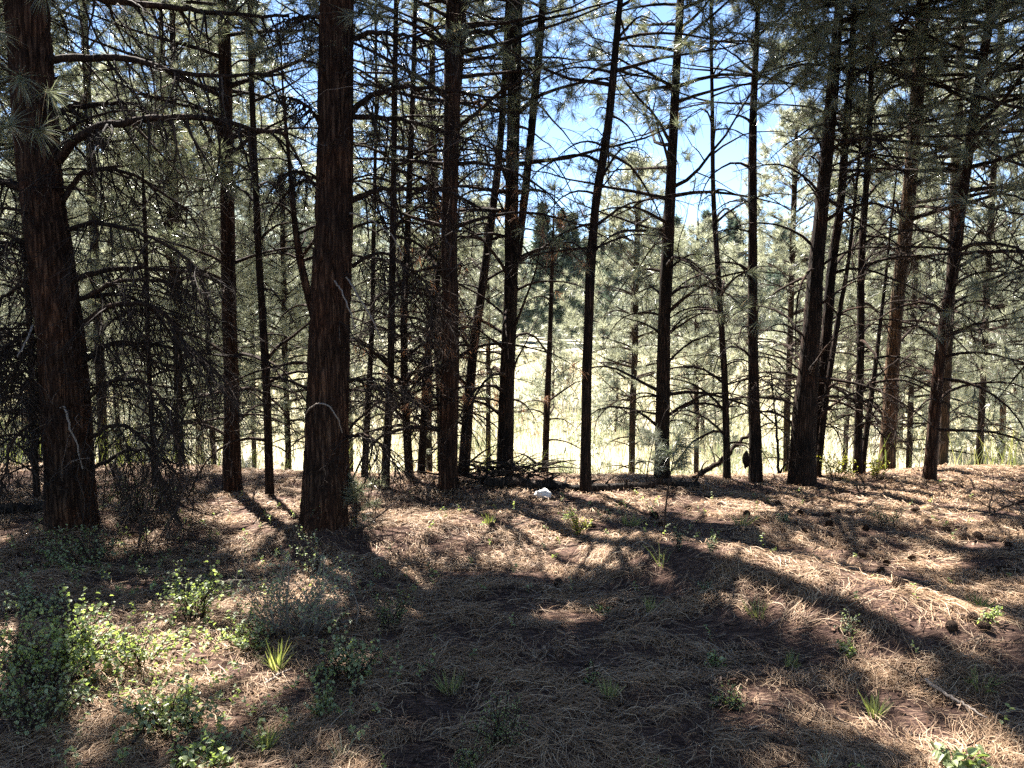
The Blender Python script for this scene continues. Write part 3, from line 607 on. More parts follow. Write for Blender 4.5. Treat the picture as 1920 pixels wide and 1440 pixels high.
# bark flakes, broken twigs and crumbs among the needles
g = Geo(); n = 5200; y = 1.3 + 7 * R.random(n) ** 1.2; x = (R.random(n) - .5) * 2 * (y * .72 + .3); a = R.random(n) * 6.28; L_ = .03 + .12 * R.random(n) ** 2.5; st = np.stack([x, y, ground_z(x, y) + .008 + .02 * R.random(n)], -1)
P = grow(st, np.stack([np.cos(a), np.sin(a), R.normal(size=n) * .15], -1), L_, 4, .12, 0); P[..., 2] = np.maximum(P[..., 2], ground_z(P[..., 0], P[..., 1]) + .006); tubes(g, P, rad(.0018 + .004 * R.random(n) ** 3, .0015, 5), 4)
tag(g.build('twig_debris', M['twig']), "small broken twigs strewn among the fallen needles", 'debris', kind='stuff')
g = Geo(); n = 16000; y = 1.3 + 7 * R.random(n) ** 1.2; x = (R.random(n) - .5) * 2 * (y * .72 + .3); k = R.random(n) < .35 + 1.3 * noise2(x * 1.5, y * 1.5, 91); x = x[k]; y = y[k]; n = len(x); c = np.stack([x, y, ground_z(x, y) + .006 + .02 * R.random(n)], -1)
t1 = unit(R.normal(size=(n, 3)) * [1, 1, .35]); t2 = unit(np.cross(t1, R.normal(size=(n, 3)) * .4 + [0, 0, 1])); s1 = (.006 + .016 * R.random(n) ** 2)[:, None]; s2 = s1 * (.35 + .4 * R.random(n))[:, None]
V = np.stack([c - t1 * s1, c - t2 * s2 * .8 - t1 * s1 * .3, c + t1 * s1 * .9 - t2 * s2 * .5, c + t1 * s1, c + t2 * s2, c - t1 * s1 * .5 + t2 * s2], 1).reshape(-1, 3); b = (np.arange(n) * 6)[:, None]
g.add(V, Q=np.concatenate([b + [0, 1, 2, 5], b + [5, 2, 3, 4]])); M['flake'] = leaf_mat("bark_flake", [(0, (.03, .018, .013)), (.5, (.10, .055, .035)), (.9, (.22, .13, .09)), (1, (.42, .30, .22))], 0, .8, .2)
tag(g.build('bark_flakes', M['flake']), "flakes of bark and dead leaf crumbs among the needles", 'debris', kind='stuff')
# low brush of the meadow and the bank under the ridge
g = Geo(); n = 520; y = 11 + 75 * R.random(n) ** 1.2; x = (R.random(n) - .5) * 2 * (y * .75 + 1); k = R.random(n) < .4 + 2 * noise2(x * .12, y * .12, 47); x = x[k]; y = y[k]
for a_, b_ in zip(x, y):
    m_ = 70; h_ = .35 + .5 * R.random(); q = R.normal(size=(m_, 3)) * [h_ * .55, h_ * .55, h_ * .3]; q[:, 2] = np.abs(q[:, 2]); p = q + [a_, b_, float(ground_z(a_, b_))]
    tufts1(g, p, q + [0, 0, .3], 3, .28, .035 * (b_ / 25) ** .5, .05, (.1, .9))
M['sage'] = leaf_mat("meadow_brush_leaf", [(0, (.12, .15, .09)), (.6, (.22, .25, .16)), (1, (.36, .37, .26))], .35, .6, .3, (1.2, 1.2, .95))
tag(g.build('meadow_brush', M['sage']), "low grey green brush spread over the meadow", 'brush', kind='stuff')
g = Geo(); n = 2600; y = 8.9 + 3.6 * R.random(n); x = (R.random(n) - .5) * 2 * (y * .75 + 1); k = R.random(n) < .45 + 2.2 * noise2(x * 1.1, y * 1.1, 48); x = x[k]; y = y[k]
blades(g, x, y, .3 + .35 * R.random(len(x)) + .12 * np.clip(y - 9, 0, 3), np.full(len(x), .009), .5)
tag(g.build('bank_grass', M['grass']), "tall thin grass growing on the bank behind the ridge trunks", 'grass', kind='stuff')
# meadow grass
g = Geo(); n = 150000; y = 13.5 + 70 * R.random(n) ** 1.5; x = (R.random(n) - .5) * 2 * (y * .75 + 1); c = noise2(x * .4, y * .4, 41); k = R.random(n) < .7 + .8 * c
x = x[k]; y = y[k]; blades(g, x, y, .25 + .45 * R.random(len(x)) + .2 * np.clip(noise2(x * .2, y * .2, 42), 0, 1), .012 * (y / 12) ** .8)
tag(g.build('meadow_grass', M['meadow_grass']), "dry pale yellow green grass of the sunny meadow", 'grass', kind='stuff')

#PART2
# ------------------------------------------------------------------ shrubs, herbs, grass tufts
def leaves(g, pos, d, ln, wd, droop=.2):
    N = len(pos)
    if N == 0: return
    d = unit(d); ref = np.array([0, 0, 1.0]) + R.normal(size=(N, 3)) * .55; s = unit(np.cross(d, ref)); nrm = np.cross(s, d)
    L = (ln * (.6 + .6 * R.random(N)))[:, None]; W = L * wd / ln * .5; c = .18 * L
    b = pos; a1 = pos + d * L * .32; a2 = pos + d * L * .68; dz = np.array([0, 0, -1.0]) * L * droop
    V = np.stack([b, a1 + s * W + nrm * c, a1 + dz * .1, a1 - s * W + nrm * c, a2 + s * W * .85 + nrm * c + dz * .4, a2 + dz * .4, a2 - s * W * .85 + nrm * c + dz * .4, pos + d * L + dz], 1).reshape(-1, 3)
    k = (np.arange(N) * 8)[:, None]
    T = np.concatenate([k + [0, 1, 2], k + [0, 2, 3], k + [4, 7, 5], k + [5, 7, 6]]); Q = np.concatenate([k + [1, 4, 5, 2], k + [2, 5, 6, 3]])
    g.add(V, T=T, Q=Q)
def shrub(label, u, v, hp, wp, leaf='leaf', n=14, ln=.03, wd=.02, nl=1.0, bare=0, cat='shrub', name='shrub', group=None, seed=1, stem='twig'):
    global R
    R = np.random.default_rng(seed + 900); o = on_ground(u, v); sc = o[1] / F; h = hp * sc * 1.15; w_ = wp * sc / 2; ln *= .68; wd *= .66
    root = thing(name, tuple(o), label, cat, group)
    az = R.random(n) * 6.28; rr = np.sqrt(R.random(n)); tgt = np.stack([np.cos(az) * rr * w_, np.sin(az) * rr * w_ * .8, h * (.55 + .5 * R.random(n)) * (1.05 - .35 * rr)], -1)
    st = o + tgt * np.array([.3, .3, 0]) ; d = o + tgt - st; L = np.linalg.norm(d, axis=1) * 1.05; d[:, 2] += L * .25
    P = grow(st - np.array([0, 0, .02]), d, L, 7, .12, .3); gs = Geo(); tubes(gs, P, rad(.0022 + .003 * R.random(n), .0012, 8), 4)
    q, dd, pl, t, idx = children(P, L, 7, 0, 0, 50, .25); L2 = pl * .35 * (.4 + .8 * R.random(len(t))); P2 = grow(q, dd, L2, 4, .15, .1, .3)
    tubes(gs, P2, rad(np.full(len(t), .0017), .001, 5), 3); gs.build('stems', M[stem], root, o)
    gl = Geo(); k = idx >= bare
    if k.any():
        nn = max(2, int(4 * nl)); q, dd, pl, t, _ = children(P2[k], L2[k], nn, 0, 0, 60, .1, flat=.4); keep = R.random(len(q)) < .9
        leaves(gl, q[keep], (dd + np.array([0, 0, .1]))[keep], ln, wd)
        gl.build('leaves', M[leaf], root, o)
    return root
SH = [
 ("leafy shrub in full sun at the picture's edge, its leaves glowing yellow green", 105, 1285, 175, 260, dict(n=44, ln=.036, wd=.026, nl=1.3)),
 ("upright leafy shrub with a sunlit crown standing in brown needles", 365, 1165, 110, 110, dict(n=17, ln=.032, wd=.024)),
 ("low shaded shrub spreading at the foot of the broad reddish trunk", 150, 1068, 85, 200, dict(n=22, ln=.034, wd=.022, leaf='leaf_dark')),
 ("wide thin shrub with many bare grey stems standing up from it", 560, 1190, 165, 260, dict(n=46, bare=9, ln=.028, wd=.018, leaf='leaf_grey', nl=1.2, stem='grey_wood')),
 ("dense dark green shrub just in front of the bare stemmed one", 655, 1275, 95, 130, dict(n=18, ln=.03, wd=.022, leaf='leaf_dark')),
 ("shaded shrub with drooping leaves at the near side, below the sunny one", 310, 1375, 105, 190, dict(n=20, ln=.034, wd=.024, leaf='leaf_dark')),
 ("nearest shrub cut by the lower border, with a few large pale leaves", 370, 1445, 70, 130, dict(n=10, ln=.042, wd=.026)),
 ("dark shrub with bare red brown stems in the lower corner", 60, 1375, 130, 220, dict(n=20, bare=5, ln=.03, wd=.02, leaf='leaf_dark')),
 ("thin shrub stem with small leaves in front of the thick straight pine's foot", 590, 1085, 85, 60, dict(n=7, ln=.026, wd=.016, leaf='leaf_grey')),
 ("small pale leaved plant touching the foot of the thick straight pine", 604, 985, 45, 40, dict(n=7, ln=.024, wd=.014, leaf='leaf_grey')),
 ("dark bushy shrub against the open side of the broad reddish trunk", 262, 968, 105, 110, dict(n=20, ln=.03, wd=.016, leaf='leaf_dark')),
 ("soft green herb in the shade beyond the bare stemmed shrub", 735, 1180, 75, 90, dict(n=12, ln=.022, wd=.008, leaf='leaf')),
 ("feathery green weed near the middle of the lower border", 935, 1405, 110, 80, dict(n=13, ln=.018, wd=.006, leaf='leaf', nl=1.6)),
 ("low feathery weed just under the taller feathery one", 880, 1445, 50, 90, dict(n=9, ln=.018, wd=.006, leaf='leaf', nl=1.4)),
 ("sunlit pale plant with arched stem on the bright hummock", 1085, 1005, 50, 60, dict(n=9, ln=.026, wd=.015, leaf='leaf_yellow')),
 ("small bluish green plant in shade before the fallen log", 1065, 978, 25, 50, dict(n=7, ln=.022, wd=.014, leaf='leaf')),
 ("grey white weed with a tall flowering stalk on the hummock", 1270, 1035, 60, 26, dict(n=5, ln=.020, wd=.009, leaf='leaf_grey')),
 ("shorter grey white weed beside the tall flowering one", 1340, 1028, 32, 26, dict(n=5, ln=.02, wd=.01, leaf='leaf_grey')),
 ("pale herb growing among the scattered cones under the leaning pair", 1470, 982, 30, 40, dict(n=7, ln=.022, wd=.013, leaf='leaf_grey')),
 ("thin grey green herb with upright stems behind the cones", 1665, 985, 45, 70, dict(n=10, ln=.022, wd=.008, leaf='leaf_grey')),
 ("single stemmed weed rising from the sunny streak of needles", 1592, 1195, 60, 30, dict(n=4, ln=.022, wd=.012, leaf='leaf_grey')),
 ("green low plant at the foot of the single stemmed weed", 1590, 1225, 26, 60, dict(n=8, ln=.026, wd=.016, leaf='leaf')),
 ("small plant with round green leaves beside the bright needle patch", 1340, 1255, 34, 40, dict(n=5, ln=.034, wd=.022, leaf='leaf', nl=.5)),
 ("shaded green herb below the bright needle patch", 1365, 1330, 50, 70, dict(n=8, ln=.022, wd=.01, leaf='leaf')),
 ("plant with large dark leathery leaves at the lower right border", 1800, 1448, 55, 110, dict(n=8, ln=.065, wd=.034, leaf='leaf_dark', nl=.5)),
 ("yellow green bush glowing between the close pair and the narrow trunk", 1565, 900, 55, 70, dict(n=16, ln=.04, wd=.022, leaf='leaf_yellow')),
 ("small bright yellow bush at the foot of the tan barked trunk", 1643, 895, 40, 40, dict(n=10, ln=.04, wd=.024, leaf='leaf_yellow')),
 ("low green sprig in the shaded needles near the frond weed", 1120, 1150, 24, 50, dict(n=6, ln=.022, wd=.012, leaf='leaf')),
 ("tiny shaded plant on the slope under the hummock", 1320, 1110, 28, 36, dict(n=5, ln=.02, wd=.01, leaf='leaf_grey')),
 ("small sunlit seedling at the edge of the sunny streaks", 1850, 1165, 40, 50, dict(n=6, ln=.024, wd=.014, leaf='leaf')),
 ("sprawling leafy shrub between the sunny one and the upright one", 255, 1250, 90, 140, dict(n=14, ln=.028, wd=.018, leaf='leaf')),
 ("slender shrub behind the sunny one, topped with pale leaves", 80, 1150, 70, 150, dict(n=13, ln=.03, wd=.02, leaf='leaf_grey')),
 ("low green shrub between the upright and the bare stemmed shrubs", 460, 1215, 60, 120, dict(n=12, ln=.026, wd=.017, leaf='leaf')),
 ("small shrub sprig standing alone in the lower needles", 600, 1345, 40, 60, dict(n=7, ln=.026, wd=.017, leaf='leaf_dark')),
 ("lone thin green weed at mid ground in the dark needles", 1110, 1290, 50, 30, dict(n=4, ln=.02, wd=.01, leaf='leaf')),
]
for i, (lab, u, v, hp, wp, kw) in enumerate(SH): shrub(lab, u, v, hp, wp, seed=i, **kw)

def grass_tuft(label, u, v, hp, wp, n, mat='grass', seed=0, group=None):
    global R
    R = np.random.default_rng(seed + 1500); o = on_ground(u, v); sc = o[1] / F; h = hp * sc; w_ = wp * sc / 2; g = Geo()
    az = R.random(n) * 6.28; r = R.random(n) * w_ * .35; st = o + np.stack([np.cos(az) * r, np.sin(az) * r, 0 * az - .01], -1)
    k = R.random(n); d = np.stack([np.cos(az) * k * w_ / h, np.sin(az) * k * w_ / h, np.ones(n)], -1); L = h * (.6 + .55 * R.random(n))
    P = grow(st, d, L, 5, .05, .5); T = unit(np.gradient(P, axis=1)); s = unit(np.cross(T[:, :1], R.normal(size=(n, 1, 3)))) * np.array([1, 1, .9, .75, .5, .1])[None, :, None] * (.0013 + .0004 * o[1])
    V = np.stack([P - s, P + s], 2).reshape(-1, 3); b = (np.arange(n) * 12)[:, None] + (np.arange(5) * 2)[None]
    g.add(V, Q=np.stack([b, b + 1, b + 3, b + 2], -1).reshape(-1, 4)); ob = g.build('grass_tuft', M[mat], None, o); tag(ob, label, 'grass tuft', group)
GT = [("yellow green grass tuft at the lower border left of centre", 500, 1410, 65, 70, 120), ("wispy olive grass tuft in the dark needles near centre", 845, 1300, 55, 70, 60), ("short fresh grass tuft in the dark needles right of centre", 1140, 1310, 45, 60, 60),
 ("soft grass tuft under the long sunny streak", 1640, 1345, 55, 60, 70), ("bright grass tuft on the sunny needles near the picture's edge", 1835, 1145, 40, 60, 60), ("bright lime grass tuft on a cone at the hummock's far end", 917, 985, 28, 36, 50),
 ("few thin grass blades standing on the crown of the hummock", 1240, 1060, 50, 60, 14), ("shaded grass tuft between two bands of sun", 1420, 1155, 45, 90, 50), ("wide soft grass tuft near the lower right", 1835, 1290, 45, 110, 70),
 ("grass tuft beside the bright needle patch", 1480, 1250, 40, 60, 40), ("thin grass tuft on the shaded slope of the hummock", 1220, 1150, 40, 50, 36), ("olive grass tuft behind the lone shrub sprig", 605, 1325, 40, 60, 50),
 ("sparse grass in the shade before the fallen log", 1180, 985, 30, 80, 50), ("sparse grass among the cones", 1390, 985, 30, 80, 50), ("dry grass tuft at the lower border right of centre", 1550, 1442, 40, 80, 60),
 ("dry pale grass tuft lit by the sun near the lower border", 640, 1420, 45, 90, 60), ("fresh grass at the lower border below the herb", 1230, 1440, 30, 70, 50), ("yellowish grass tuft before the bare stemmed shrub", 520, 1255, 60, 80, 80)]
for i, (lab, u, v, hp, wp, n) in enumerate(GT): grass_tuft(lab, u, v, hp, wp, int(n * .6), seed=i, mat='grass' if 'dry' not in lab and 'pale' not in lab else 'meadow_grass')
R = np.random.default_rng(88)
# low herb cover, thick in the left foreground
n = 9000; y = 1.6 + 6.3 * R.random(n) ** 1.2; x = (R.random(n) - .5) * 2 * (y * .72 + .3)
u, v = project(np.stack([x, y, ground_z(x, y)], -1)); dens = np.exp(-((u - 300) / 330) ** 2 - ((v - 1230) / 170) ** 2) * .55 + .06 * np.exp(-((v - 980) / 40) ** 2) * (u > 1000) + .012
k = R.random(n) < dens * (1 + 3 * np.clip(noise2(x * 2, y * 2, 61), -.3, .5)); x = x[k]; y = y[k]; n = len(x)
z = ground_z(x, y); P = grow(np.stack([x, y, z], -1), np.stack([R.normal(size=n) * .4, R.normal(size=n) * .4, np.ones(n)], -1), .05 + .09 * R.random(n), 3, .15, .2)
g = Geo(); q, dd, pl, t, _ = children(P, np.full(n, .1), 7, 0, 0, 65, .3, flat=.6); leaves(g, q, dd, .024, .013)
tag(g.build('low_herb_cover', M['leaf']), "scattered small green herbs growing through the needles", 'herbs', kind='stuff')

# ------------------------------------------------------------------ cones
def cone_mesh():
    g = Geo(); a = np.linspace(0, 1, 9); t = np.arange(8) * 2 * pi / 8
    r = .026 * np.sin(pi * (a * .92 + .06)) ** .7; V = np.stack([np.outer(r, np.cos(t)), np.outer(r, np.sin(t)), np.outer(a * .095, np.ones(8))], -1).reshape(-1, 3)
    k = np.arange(8)[:, None] * 8; s = np.arange(8)[None]; s2 = (s + 1) % 8; g.add(V, Q=np.stack([k + s, k + s2, k + 8 + s2, k + 8 + s], -1).reshape(-1, 4))
    for i in range(110):
        f = (i + .5) / 110; z = .088 * f + .004; th = i * 2.39996; rr = .024 * sin(pi * (f * .9 + .07)) ** .7; out = .020 * sin(pi * (f * .85 + .1)) + .004
        c = np.array([cos(th), sin(th), 0]); s_ = np.array([-sin(th), cos(th), 0]); b = c * rr + [0, 0, z]; m = c * (rr + out * .7) + np.array([0, 0, z + out * (.2 + .7 * f)]); tp = c * (rr + out) + np.array([0, 0, z + out * (.45 + .9 * f)])
        w_ = .0075; g.add(np.array([b - s_ * w_ * .5, b + s_ * w_ * .5, m + s_ * w_, tp, m - s_ * w_, (m + tp) / 2 - [0, 0, .003]]), T=[[4, 2, 3], [2, 5, 3], [4, 3, 5]], Q=[[0, 1, 2, 4]])
    V = np.concatenate(g.V); V = V[:, [0, 2, 1]]; V[:, 1] -= .045; me = mesh_from('pine_cone', V, np.concatenate(g.T), np.concatenate(g.Q)); me.materials.append(M['cone']); return me
CM = cone_mesh()
CP = [(1490,990),(1508,998),(1556,988),(1624,994),(1891,1026),(1555,1010),(1615,1044),(1663,1060),(1712,1056),(1686,1103),(1843,1180),(1827,1165),(1782,1182),(1900,1110),(1772,1000),(1112,989),(921,990),(1226,972),(1240,988),(1400,968),
      (1438,930),(1585,940),(1458,948),(1548,972),(1570,962),(1905,1075),(1875,1072),(1690,1010),(1000,938),(1500,965),(1740,985),(1352,952),(1835,1010),(1650,1075),(1045,1098),(1715,960),(1290,958),(1420,985),(490,970),(655,968)]
for i, (u, v) in enumerate(CP):
    p = on_ground(u, v); o = bpy.data.objects.new('pine_cone', CM); COL.objects.link(o); s = .5 + .3 * R.random(); o.scale = (s,) * 3
    o.location = (p[0], p[1], p[2] + .03 * s); o.rotation_euler = (R.normal() * .3, R.random() * 6.28, R.random() * 6.28)
    tag(o, "small dark open pine cone lying on the brown fallen needles", 'pine cone', 'pine cones scattered on the forest floor')

# ------------------------------------------------------------------ dead wood on the ground
def stick(name, label, px, wd, mat='grey_wood', lift=.02, twigs=0, tl=.3, cat='branch', ys=None, zs=None, seed=0, sides=8, smooth_=True, tp=.35):
    global R
    R = np.random.default_rng(2000 + seed)
    if zs is not None: P = np.array([[(u - 960) / F * y_, y_, float(ground_z((u - 960) / F * y_, y_)) + zs] for (u, v), y_ in zip(px, ys)])
    elif ys is None: P = np.array([on_ground(u, v) for u, v in px]) + np.array([0, 0, lift])
    else: P = unproj(np.array([q[0] for q in px], float), np.array([q[1] for q in px], float), np.array(ys, float))
    K = len(P); ts = np.linspace(0, K - 1, 24); Q = np.stack([np.interp(ts, np.arange(K), P[:, j]) for j in range(3)], -1)
    for _ in range(2): Q[1:-1] = (Q[:-2] + 2 * Q[1:-1] + Q[2:]) / 4
    Q += R.normal(size=Q.shape) * wd * .12; g = Geo(); tubes(g, Q[None], rad(np.array([wd / 2]), wd / 2 * tp, 24) * (1 + .12 * R.normal(size=(1, 24))), sides)
    if twigs:
        L = np.array([np.linalg.norm(np.diff(Q, axis=0), axis=1).sum()]); st, d, pl, t, _ = children(Q[None], L, twigs, 0, 0, 55, .1); d[:, 2] = np.abs(d[:, 2]) * .8 + .1
        L2 = tl * (.3 + .9 * R.random(twigs)); P2 = grow(st, d, L2, 6, .15, .5); tubes(g, P2, rad(np.full(twigs, wd * .2), .0014, 7), 4)
        st, d, pl, t, _ = children(P2, L2, 4, 0, 0, 50, .2); P3 = grow(st, d, pl * .5, 4, .2, .4); tubes(g, P3, rad(np.full(len(t), .0018), .001, 5), 3)
    V = np.concatenate(g.V); c = V.mean(0); c[2] = V[:, 2].min(); return tag(g.build(name, M[mat], None, c, True), label, cat)
stick('fallen_log', "long thin blackened log lying along the ridge behind the smooth curving trunk", [(905,908),(1000,913),(1098,912),(1200,908),(1320,904)], .11, 'burnt', cat='log', twigs=16, tl=.22, ys=[7.5,7.45,7.5,7.6,7.7], zs=.045, seed=1, sides=12, tp=.5)
stick('fallen_log', "dark log end lying behind the foot of the broad reddish trunk", [(-30,944),(40,941),(100,945)], .10, 'burnt', cat='log', ys=[6.7,6.75,6.8], zs=.05, seed=2, sides=12, tp=.8)
stick('fallen_branch', "short pale broken branch lying in the sun between the thick pine and the log", [(846,952),(862,958),(890,964)], .035, 'grey_wood', lift=.02, twigs=1, tl=.08, seed=3)
stick('leaning_branch', "thick dead branch leaning up behind the very slender trunk", [(1300,900),(1330,880),(1360,858),(1392,822),(1420,806)], .07, 'limb', ys=[8.3,8.4,8.45,8.5,8.5], twigs=8, tl=.35, seed=4)
stick('fallen_branch', "long thin pale branch lying along the sunny streak at the lower right", [(1735,1290),(1790,1325),(1850,1360)], .018, 'grey_wood', lift=.03, seed=5)
stick('bare_twig', "white forked twig standing up beside the dark green shrub", [(668,1170),(672,1140),(662,1110)], .010, 'grey_wood', ys=[4.0,4.0,4.0], twigs=3, tl=.08, seed=6)
stick('fallen_branch', "short white stick lying under the white forked twig", [(640,1175),(665,1168),(690,1163)], .014, 'grey_wood', lift=.02, seed=7)
stick('bare_twig', "tall thin bare stem leaning in the bare stemmed shrub", [(590,1130),(615,1085),(638,1045)], .009, 'grey_wood', ys=[4.2,4.2,4.2], twigs=2, tl=.08, seed=8)
stick('fallen_branch', "dark twiggy fallen branch reaching in at the ridge's far edge", [(1950,930),(1890,948),(1850,965)], .03, 'twig', ys=[5.9,6.0,6.0], twigs=16, tl=.3, seed=9)
stick('fallen_branch', "curved dead branch with loose twigs beside the thick pine's foot", [(650,1010),(690,985),(730,950),(752,935)], .018, 'twig', ys=[5.6,5.7,5.8,5.9], twigs=14, tl=.3, seed=10)
stick('bare_twig', "thin arched stalk rising beside the bright needle patch", [(1395,1262),(1375,1235),(1340,1210),(1318,1200)], .008, 'grey_wood', ys=[3.6,3.6,3.6,3.6], seed=11)
stick('fallen_branch', "small broken branch in the needles before the bare stemmed shrub", [(500,1290),(520,1275),(545,1262)], .014, 'grey_wood', lift=.02, seed=12)
stick('fallen_branch', "thin dead stem arching over the needles near the lower border", [(250,1420),(290,1360),(330,1330)], .010, 'twig', lift=.05, twigs=3, tl=.15, seed=13)
# heap of brush
R = np.random.default_rng(3000); c = on_ground(935, 915); c[1] = 7.8; c[0] = (940 - 960) / F * 7.8; c[2] = float(ground_z(c[0], c[1])); n = 130
st = c + np.stack([R.normal(size=n) * .22, R.normal(size=n) * .15, .03 + .13 * R.random(n)], -1); a = R.normal(size=n) * .6 + np.where(R.random(n) < .5, pi, 0)
P = grow(st, np.stack([np.cos(a), np.sin(a) * .6, .35 + R.normal(size=n) * .3], -1), .25 + .4 * R.random(n), 7, .12, .9); g = Geo(); tubes(g, P, rad(.004 + .014 * R.random(n) ** 3, .002, 8), 5)
tag(g.build('brush_pile', M['burnt'], None, c), "heap of dark dead sticks at the foot of the forked trunk", 'brush pile')
# crumpled white bag
R = np.random.default_rng(3001); c = on_ground(1017, 936); nu, nv = 20, 12; th = np.linspace(0, 2 * pi, nu, endpoint=False); ph = np.linspace(.02, pi - .02, nv)
TH, PH = np.meshgrid(th, ph); rr = 1 + .55 * noise2(TH * 1.9 + 7, PH * 3.1, 70) + .35 * noise2(TH * 5, PH * 6, 71); rr[:, -1] = rr[:, 0]
V = np.stack([.075 * rr * np.sin(PH) * np.cos(TH), .05 * rr * np.sin(PH) * np.sin(TH), .045 + .045 * rr * np.cos(PH)], -1).reshape(-1, 3); k = np.arange(nv - 1)[:, None] * nu; s = np.arange(nu)[None]; s2 = (s + 1) % nu
g = Geo(); g.add(V + c, Q=np.stack([k + s, k + nu + s, k + nu + s2, k + s2], -1).reshape(-1, 4)); tag(g.build('crumpled_bag', M['bag'], None, c), "crumpled white bag or scrap of litter lying before the fallen log", 'litter bag')

# ------------------------------------------------------------------ young pines and extra parts
def young_pine(label, u, v, hp, wp, n, seed, low=.35, col='needle'):
    global R
    R = np.random.default_rng(seed); o = on_ground(u, v); sc = o[1] / F; h = hp * sc; w_ = wp * sc / 2; root = thing('young_pine', tuple(o), label, 'tree')
    P = grow(o[None] - [0, 0, .02], np.array([[0.02, 0, 1.0]]), np.array([h]), 10, .03, 0); g = Geo(); tubes(g, P, rad(np.array([.008]), .003, 11), 6); g.build('trunk', M['twig'], root, o)
    st, d, pl, t, _ = children(P, np.array([h]), n, 0, 0, 75, low); L = w_ * (1.15 - .6 * t) * (.5 + .6 * R.random(n)); d[:, 2] += .3; P2 = grow(st, d, L, 5, .1, .2, .4)
    g = Geo(); tubes(g, P2, rad(np.full(n, .003), .0018, 6), 4); g.build('branches', M['twig'], root, o)
    g = Geo(); pos = np.concatenate([P2[:, -1], P2[:, -2], P2[:, 3], P[:, -1]]); dd = np.concatenate([P2[:, -1] - P2[:, -2]] * 3 + [P[:, -1] - P[:, -2]]); tufts(g, pos, dd, 34, .13, .0028); g.build('crown', M[col], root, o)
young_pine("knee high young pine on a thin bare stem, before the foliage wrapped trunk", 1245, 1008, 205, 100, 6, 3100, low=.62)
young_pine("small young pine with dark tufts beside the thick straight pine's foot", 668, 985, 85, 130, 10, 3101, low=.3)
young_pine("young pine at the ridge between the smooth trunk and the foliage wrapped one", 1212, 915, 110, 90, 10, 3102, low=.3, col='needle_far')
by = {o.get('label'): o for o in bpy.data.objects if o.get('label')}
T1 = by["broad reddish brown pine trunk with long arching bare limbs, beside shrubs at its foot"]; O1 = np.array(T1.location)
R = np.random.default_rng(3200); g = Geo()
for (u, v, yd, dx, dz, nn) in ((85, -10, 4.3, .3, -1, 90), (40, 150, 4.4, .3, -.4, 110), (95, 175, 4.6, .6, -.5, 60), (20, 235, 4.2, .7, .1, 80), (75, 245, 4.3, 1, -.3, 70), (-10, 60, 4.2, .8, -.3, 70), (130, 10, 4.6, .9, -.3, 50)):
    p = unproj(np.array([float(u)]), np.array([float(v)]), np.array([yd])); tufts(g, p, np.array([[dx, -.3, dz]]), nn, .19, .0026, .05, (.1, 1.4))
bl = Geo(); pa = unproj(np.array([60., 30, -10, -60, -120]), np.array([-220., -120, -20, 60, 100]), np.array([5.9, 5.3, 4.8, 4.4, 4.2]))
pb = unproj(np.array([-60., -30, 0, 25, 80]), np.array([60., 120, 190, 237, 240]), np.array([4.4, 4.35, 4.3, 4.25, 4.3])); pc = unproj(np.array([-60., -20, 10, 40, 60]), np.array([60., 80, 110, 140, 150]), np.array([4.4, 4.4, 4.4, 4.4, 4.4])); pd = unproj(np.array([30., 50, 70, 85, 110]), np.array([-120., -80, -40, -10, 10]), np.array([5.3, 4.9, 4.6, 4.3, 4.3]))
tubes(bl, np.stack([pa, pb, pc, pd]), rad(np.array([.022, .008, .007, .009]), .004, 5), 6)
bo = bl.build('bough', M['limb'], T1, O1, True); g.build('needles', M['needle'], bo, O1)
# pale snapped stub hanging on the broad trunk, bleached arch and stubs on the thick one
def trunk_stick(T, px, ys, wd, seed, name='broken_branch'):
    global R
    R = np.random.default_rng(seed); P = unproj(np.array([q[0] for q in px], float), np.array([q[1] for q in px], float), np.array(ys, float)); K = len(P); ts = np.linspace(0, K - 1, 16)
    Q = np.stack([np.interp(ts, np.arange(K), P[:, j]) for j in range(3)], -1); Q[1:-1] = (Q[:-2] + 2 * Q[1:-1] + Q[2:]) / 4; Q += R.normal(size=Q.shape) * .003
    g = Geo(); tubes(g, Q[None], rad(np.array([wd / 2]), wd / 4, 16), 7); g.build(name, M['grey_wood'], T, np.array(T.location), True)
trunk_stick(T1, [(112,766),(122,762),(131,799),(146,839),(155,879)], [5.85,5.65,5.62,5.6,5.6], .020, 1)
trunk_stick(T1, [(62,610),(50,640),(32,670)], [5.8,5.6,5.5], .018, 2)
T2 = by["thick straight reddish brown pine trunk in the open with bare limbs on both sides"]
trunk_stick(T2, [(573,776),(591,755),(616,759),(638,792),(642,812)], [5.85,5.6,5.55,5.55,5.6], .014, 3)
trunk_stick(T2, [(628,528),(640,545),(655,580),(668,620)], [5.75,5.5,5.4,5.4], .014, 4)
trunk_stick(T2, [(650,520),(672,555),(700,600),(716,640)], [5.8,5.6,5.5,5.5], .014, 5)
trunk_stick(T2, [(655,398),(700,415),(735,440),(756,480)], [5.8,5.7,5.6,5.6], .014, 6)
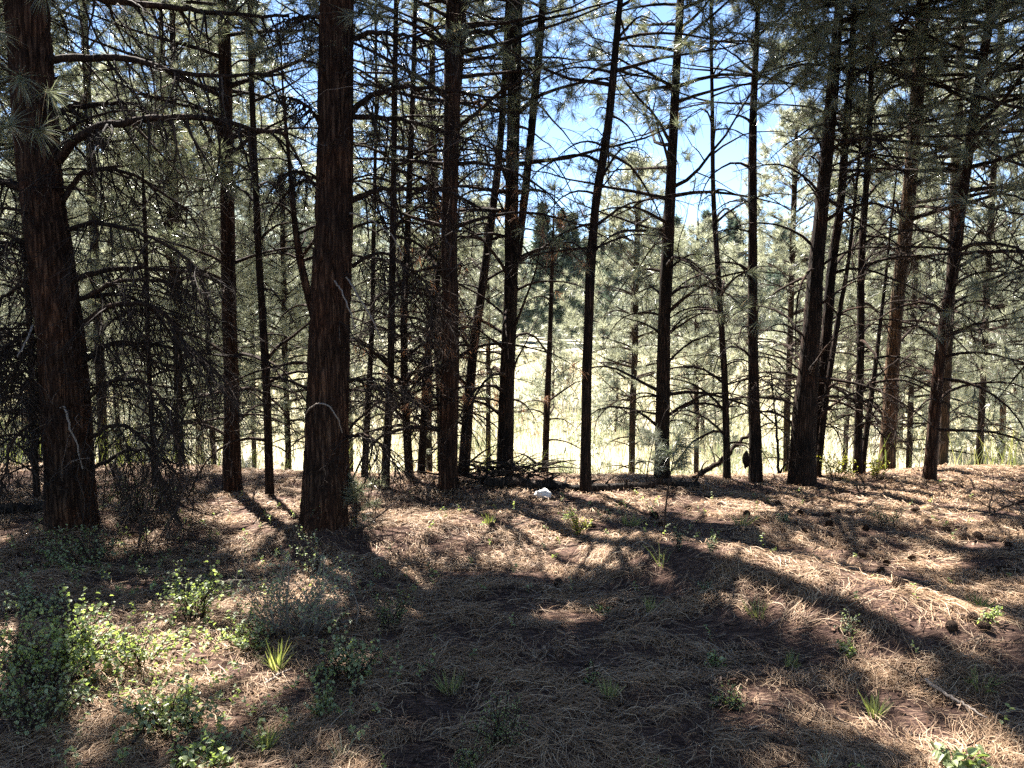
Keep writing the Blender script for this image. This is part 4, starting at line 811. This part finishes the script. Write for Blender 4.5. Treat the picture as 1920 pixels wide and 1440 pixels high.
# burl
TB = by["straight dark pole like trunk with a burl near its foot, against open sky"]; O = np.array(TB.location); TH, PH = np.meshgrid(th, ph)
rr = 1 + .5 * noise2(TH * 1.5, PH * 2.2, 75); rr[:, -1] = rr[:, 0]; c = unproj(np.array([1399.]), np.array([862.]), np.array([8.05]))[0]
V = np.stack([.035 * rr * np.sin(PH) * np.cos(TH), .035 * rr * np.sin(PH) * np.sin(TH), .085 * rr * np.cos(PH)], -1).reshape(-1, 3); g = Geo(); g.add(V + c, Q=np.stack([k + s, k + nu + s, k + nu + s2, k + s2], -1).reshape(-1, 4)); g.build('burl', M['bark_dark'], TB, O, True)
stick('sapling', "dead little sapling with a forked bare stem beside the broad black trunk", [(1460,888),(1456,800),(1450,740),(1443,680)], .03, 'burnt', ys=[8.1,8.1,8.1,8.1], twigs=9, tl=.35, seed=20, cat='sapling')
stick('bare_twig', "short bare stick propped against the broad black trunk's foot", [(1462,886),(1478,862),(1473,810)], .025, 'burnt', ys=[8.1,8.0,8.0], seed=21)
# unseen woods added around the viewpoint to cut front light on the trunks
R = np.random.default_rng(3300); g = Geo(); gt = Geo()
for x, y in [(-9,-2),(-5,-4),(-1.5,-6),(2.5,-4.5),(6,-3),(9.5,0),(-12,2),(12,4),(-8,-8),(-3,-10),(4,-9),(8,-8),(13,-3),(-13,-5),(0,-13),(10,-13),(-10,-14)]:
    h = 11 + 4 * R.random(); nb = 1100; k_ = R.random(nb); z = h * (.16 + .84 * k_); az = R.random(nb) * 6.28; r_ = 2.2 * (1 - k_) ** .6 * np.sqrt(R.random(nb)) + .1
    p = np.stack([x + np.cos(az) * r_, y + np.sin(az) * r_, z], -1); q = p[lit(p) < .2]; tufts1(g, q, np.stack([np.cos(az), np.sin(az), .4 + 0 * az], -1)[:len(q)], 8, .34, .05)
    P = np.array([[[x, y, -.1], [x, y, h * .5], [x, y, h]]]); tubes(gt, P, np.array([[.16, .1, .02]]), 12)
o = g.build('added_shade_wood', M['needle']); tag(o, "mass of conifers around the viewpoint, outside the picture", 'forest', kind='stuff')
o = gt.build('added_shade_trunks', M['bark_dark']); tag(o, "trunks of the conifers around the viewpoint, outside the picture", 'forest', kind='stuff')

# tell apart the background pines that share a gap between two trunks, by their order across the view
same = {}
for o in bpy.data.objects:
    if o.parent is None and o.get('category') == 'tree' and 'outside the picture' not in o['label']: same.setdefault(o['label'], []).append(o)
for lab, os_ in same.items():
    if len(os_) > 1:
        os_.sort(key=lambda o: o.location[0] / o.location[1])
        words = {2: ["leftmost", "rightmost"], 3: ["leftmost", "middle", "rightmost"]}.get(len(os_), ["leftmost", "second", "third", "fourth", "fifth"])
        for w_, o in zip(words, os_): o['label'] = lab + ", " + w_ + " of these"
